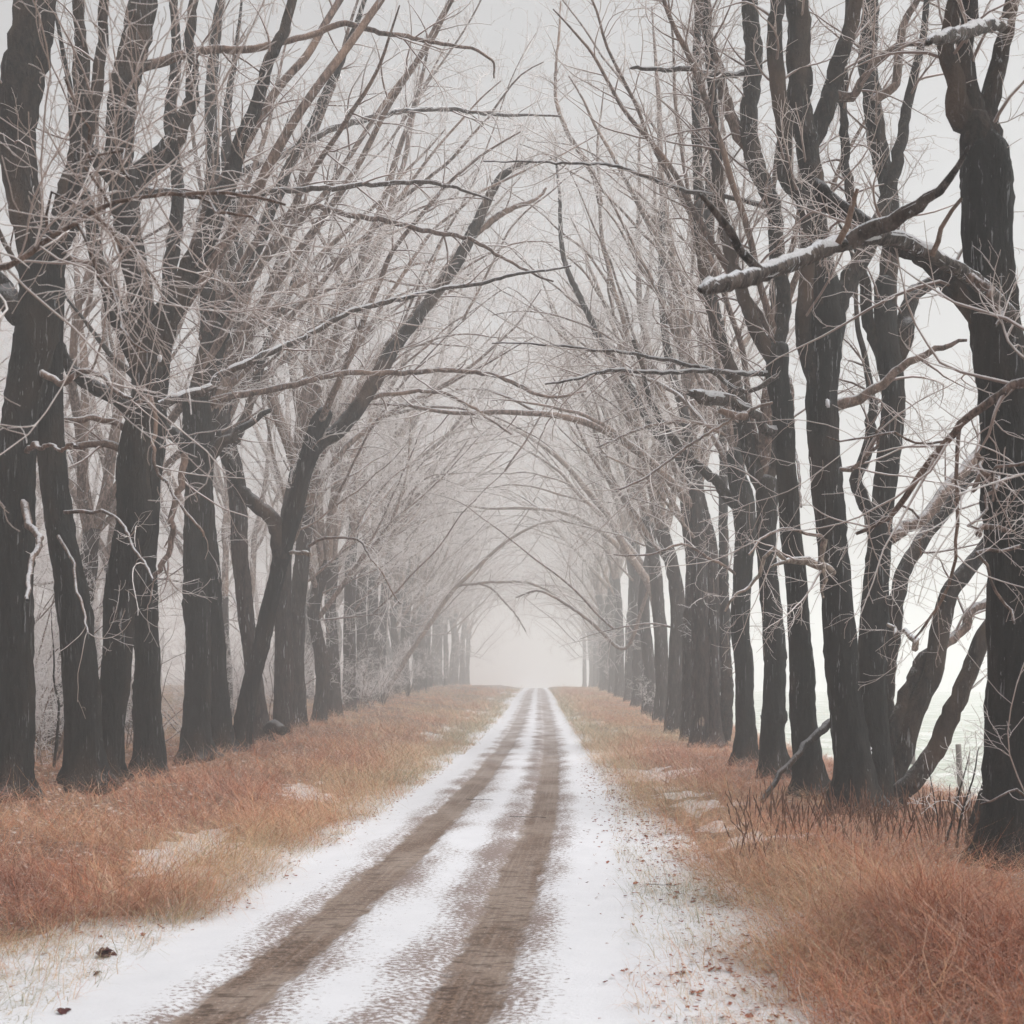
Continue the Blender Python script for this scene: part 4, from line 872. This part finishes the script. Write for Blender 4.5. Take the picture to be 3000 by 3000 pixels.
while n < 295:
    D = 5.6 * (24 / 5.6) ** rng.random(); right = rng.random() < .84
    X = (right_edge(D) - abs(rng.normal()) * .62 - .02) if right else (left_edge(D) + abs(rng.normal()) * .45 + .3)
    X = float(X)
    if right and X < .25: continue
    if not right and X > -2.35: continue
    o = link_mesh('fallen_leaf', leaves[rng.integers(5)], None); sz = rng.uniform(.018, .05)
    o.location = (X, D, float(gz(X, D)) + .006); o.scale = (sz, sz * 1.25, sz); o.rotation_euler = (rng.normal() * .3, rng.normal() * .3, rng.random() * 6.28)
    tag(o, 'small curled rust-red dead leaf on the snow of the right verge' if right else 'small curled rust-red dead leaf on the snow of the left verge', 'leaf', 'dead leaves scattered on the right verge' if right else 'dead leaves scattered on the left verge'); n += 1
n = 5200; D = 5.4 * (30 / 5.4) ** rng.random(n); right = rng.random(n) < .68
X = np.where(right, right_edge(D) - np.abs(rng.normal(size=n)) * .6 + .1, left_edge(D) + np.abs(rng.normal(size=n)) * .5 - .1)
keep = (np.abs(X - xc(D)) > 1.0) & ((X < -2.0) | (X > .1)); D, X = D[keep], X[keep]; n = len(D)
sz = rng.uniform(.005, .016, n) * (1 + D / 40); a = rng.random(n) * TAU; dx = np.stack([np.cos(a), np.sin(a)], 1); dy = np.stack([-np.sin(a), np.cos(a)], 1) * rng.uniform(.25, .9, (n, 1))
V = np.empty((n, 4, 3)); z = gz(X, D) + .008
for q, (u_, v_) in enumerate(((-1, -.6), (1, -1), (1.2, .7), (-.9, 1))):
    V[:, q, :2] = np.stack([X, D], 1) + (dx * u_ + dy * v_) * sz[:, None]; V[:, q, 2] = z + sz * rng.uniform(0, .9, n)
tag(link_mesh('leaf_litter', make_mesh('leaf_litter', V, np.arange(n * 4).reshape(-1, 4), smooth=False), LM), 'fine brown leaf crumbs and grass flecks strewn over the snowy verges', 'litter', kind='stuff')
for px, py, k, lab in ((305, 2785, 5, 'large crumpled bunch of dark red dead leaves on the snow at lower left'), (182, 2945, 2, 'flat pair of dark red dead leaves at the bottom left of the snow'), (292, 2835, 2, 'little dark red leaf scrap beside the large crumpled leaf bunch')):
    D = F * (CAMH - .05) / (py - HY); X = (px - CX) * D / F; e = empty('leaf_bunch', (X, D, float(gz(X, D)))); tag(e, lab, 'leaf')
    for q in range(k):
        m = leaves[q % 5].copy(); m.materials.clear(); m.materials.append(LD); o = link_mesh('leaf', m, None, e); sz = .10 if k > 2 else .075
        o.scale = (sz,) * 3; o.location = (rng.normal() * .035, rng.normal() * .03, -.012 + .012 * q); o.rotation_euler = (rng.normal() * .3, rng.normal() * .3, rng.random() * 6.28)
for px, py, w, lab in ((1545, 2402, 55, 'thin fallen twig lying across the right wheel track'), (1405, 2350, 40, 'thin fallen twig on the left wheel track edge'), (1935, 2605, 42, 'short reddish twig on the snow of the right verge')):
    D = F * CAMH / (py - HY); L = w * D / F; X = (px - CX) * D / F; P = np.stack([np.linspace(-L, L, 9), -.25 * np.linspace(-L, L, 9) + .02 * np.sin(np.arange(9) * 1.3), .012 + .004 * np.cos(np.arange(9) * 2)], 1)
    b = Buf(); b.add(P, np.full(9, .0035), 5); tag(link_mesh('fallen_twig', b.mesh('fallen_twig'), LIMBDARK, None, (X, D, float(gz(X, D)) + .03)), lab, 'twig')

# ---------------------------------------------------------------- fog, sky, light, camera
fog = bpy.data.materials.new('fog'); fog.use_nodes = True; nt = fog.node_tree; nt.nodes.clear()
out = nt.nodes.new('ShaderNodeOutputMaterial'); pv = nt.nodes.new('ShaderNodeVolumePrincipled')
pv.inputs['Color'].default_value = (.97, .965, .962, 1); pv.inputs['Density'].default_value = .0051; pv.inputs['Anisotropy'].default_value = .2
nt.links.new(pv.outputs[0], out.inputs['Volume'])
bpy.context.view_layer.update()
bb = np.array([o.matrix_world @ __import__('mathutils').Vector(c) for o in COL.objects if o.type == 'MESH' for c in o.bound_box])
lo, hi = bb.min(0), bb.max(0)
x0, x1, y0, y1, z0, z1 = lo[0] - 8, hi[0] + 8, lo[1] - 8, hi[1] + 8, lo[2] - 1, hi[2] + .6
V = [(x, y, z) for z in (z0, z1) for y in (y0, y1) for x in (x0, x1)]
me = make_mesh('haze', V, [(0, 2, 3, 1), (4, 5, 7, 6), (0, 1, 5, 4), (2, 6, 7, 3), (0, 4, 6, 2), (1, 3, 7, 5)], smooth=False)
tag(link_mesh('haze', me, fog), 'pale winter fog filling the lane and veiling the far trees', 'fog', kind='stuff')

w = bpy.data.worlds.new('World'); S.world = w; w.use_nodes = True; nt = w.node_tree
bg = nt.nodes['Background']; sky = nt.nodes.new('ShaderNodeTexSky'); sky.sky_type = 'NISHITA'; sky.sun_disc = False
EL_, ROT_ = math.radians(62), math.radians(118)
sky.sun_elevation = EL_; sky.sun_rotation = ROT_; sky.air_density = 1.0; sky.dust_density = 6.0; sky.ozone_density = 1.0
hs = nt.nodes.new('ShaderNodeHueSaturation'); hs.inputs['Saturation'].default_value = .05
nt.links.new(sky.outputs[0], hs.inputs['Color']); nt.links.new(hs.outputs[0], bg.inputs['Color']); bg.inputs['Strength'].default_value = .15
sun = bpy.data.lights.new('sun', 'SUN'); sun.energy = 1.0; sun.angle = math.radians(50); sun.color = (1, .97, .94)
so = bpy.data.objects.new('sun', sun); COL.objects.link(so)
so.rotation_euler = (math.pi / 2 - EL_, 0, math.pi - ROT_)

cam = bpy.data.cameras.new('camera'); co = bpy.data.objects.new('camera', cam); COL.objects.link(co)
co.location = (0, 0, CAMH); co.rotation_euler = (math.pi / 2, 0, 0)
cam.sensor_width = 36; cam.lens = F / 3000 * 36; cam.shift_x = (1500 - CX) / 3000; cam.shift_y = (HY - 1500) / 3000
cam.clip_end = 3000; cam.clip_start = .05
cam.dof.use_dof = True; cam.dof.focus_distance = 20; cam.dof.aperture_fstop = 4.0
S.camera = co
S.render.engine = 'CYCLES'
c = S.cycles; c.volume_bounces = 3; c.max_bounces = 6; c.diffuse_bounces = 3; c.use_denoising = True
try: c.denoiser = 'OPENIMAGEDENOISE'
except Exception: pass
S.view_settings.view_transform = 'Standard'; S.view_settings.look = 'None'; S.view_settings.gamma = 1; S.view_settings.exposure = 0.42
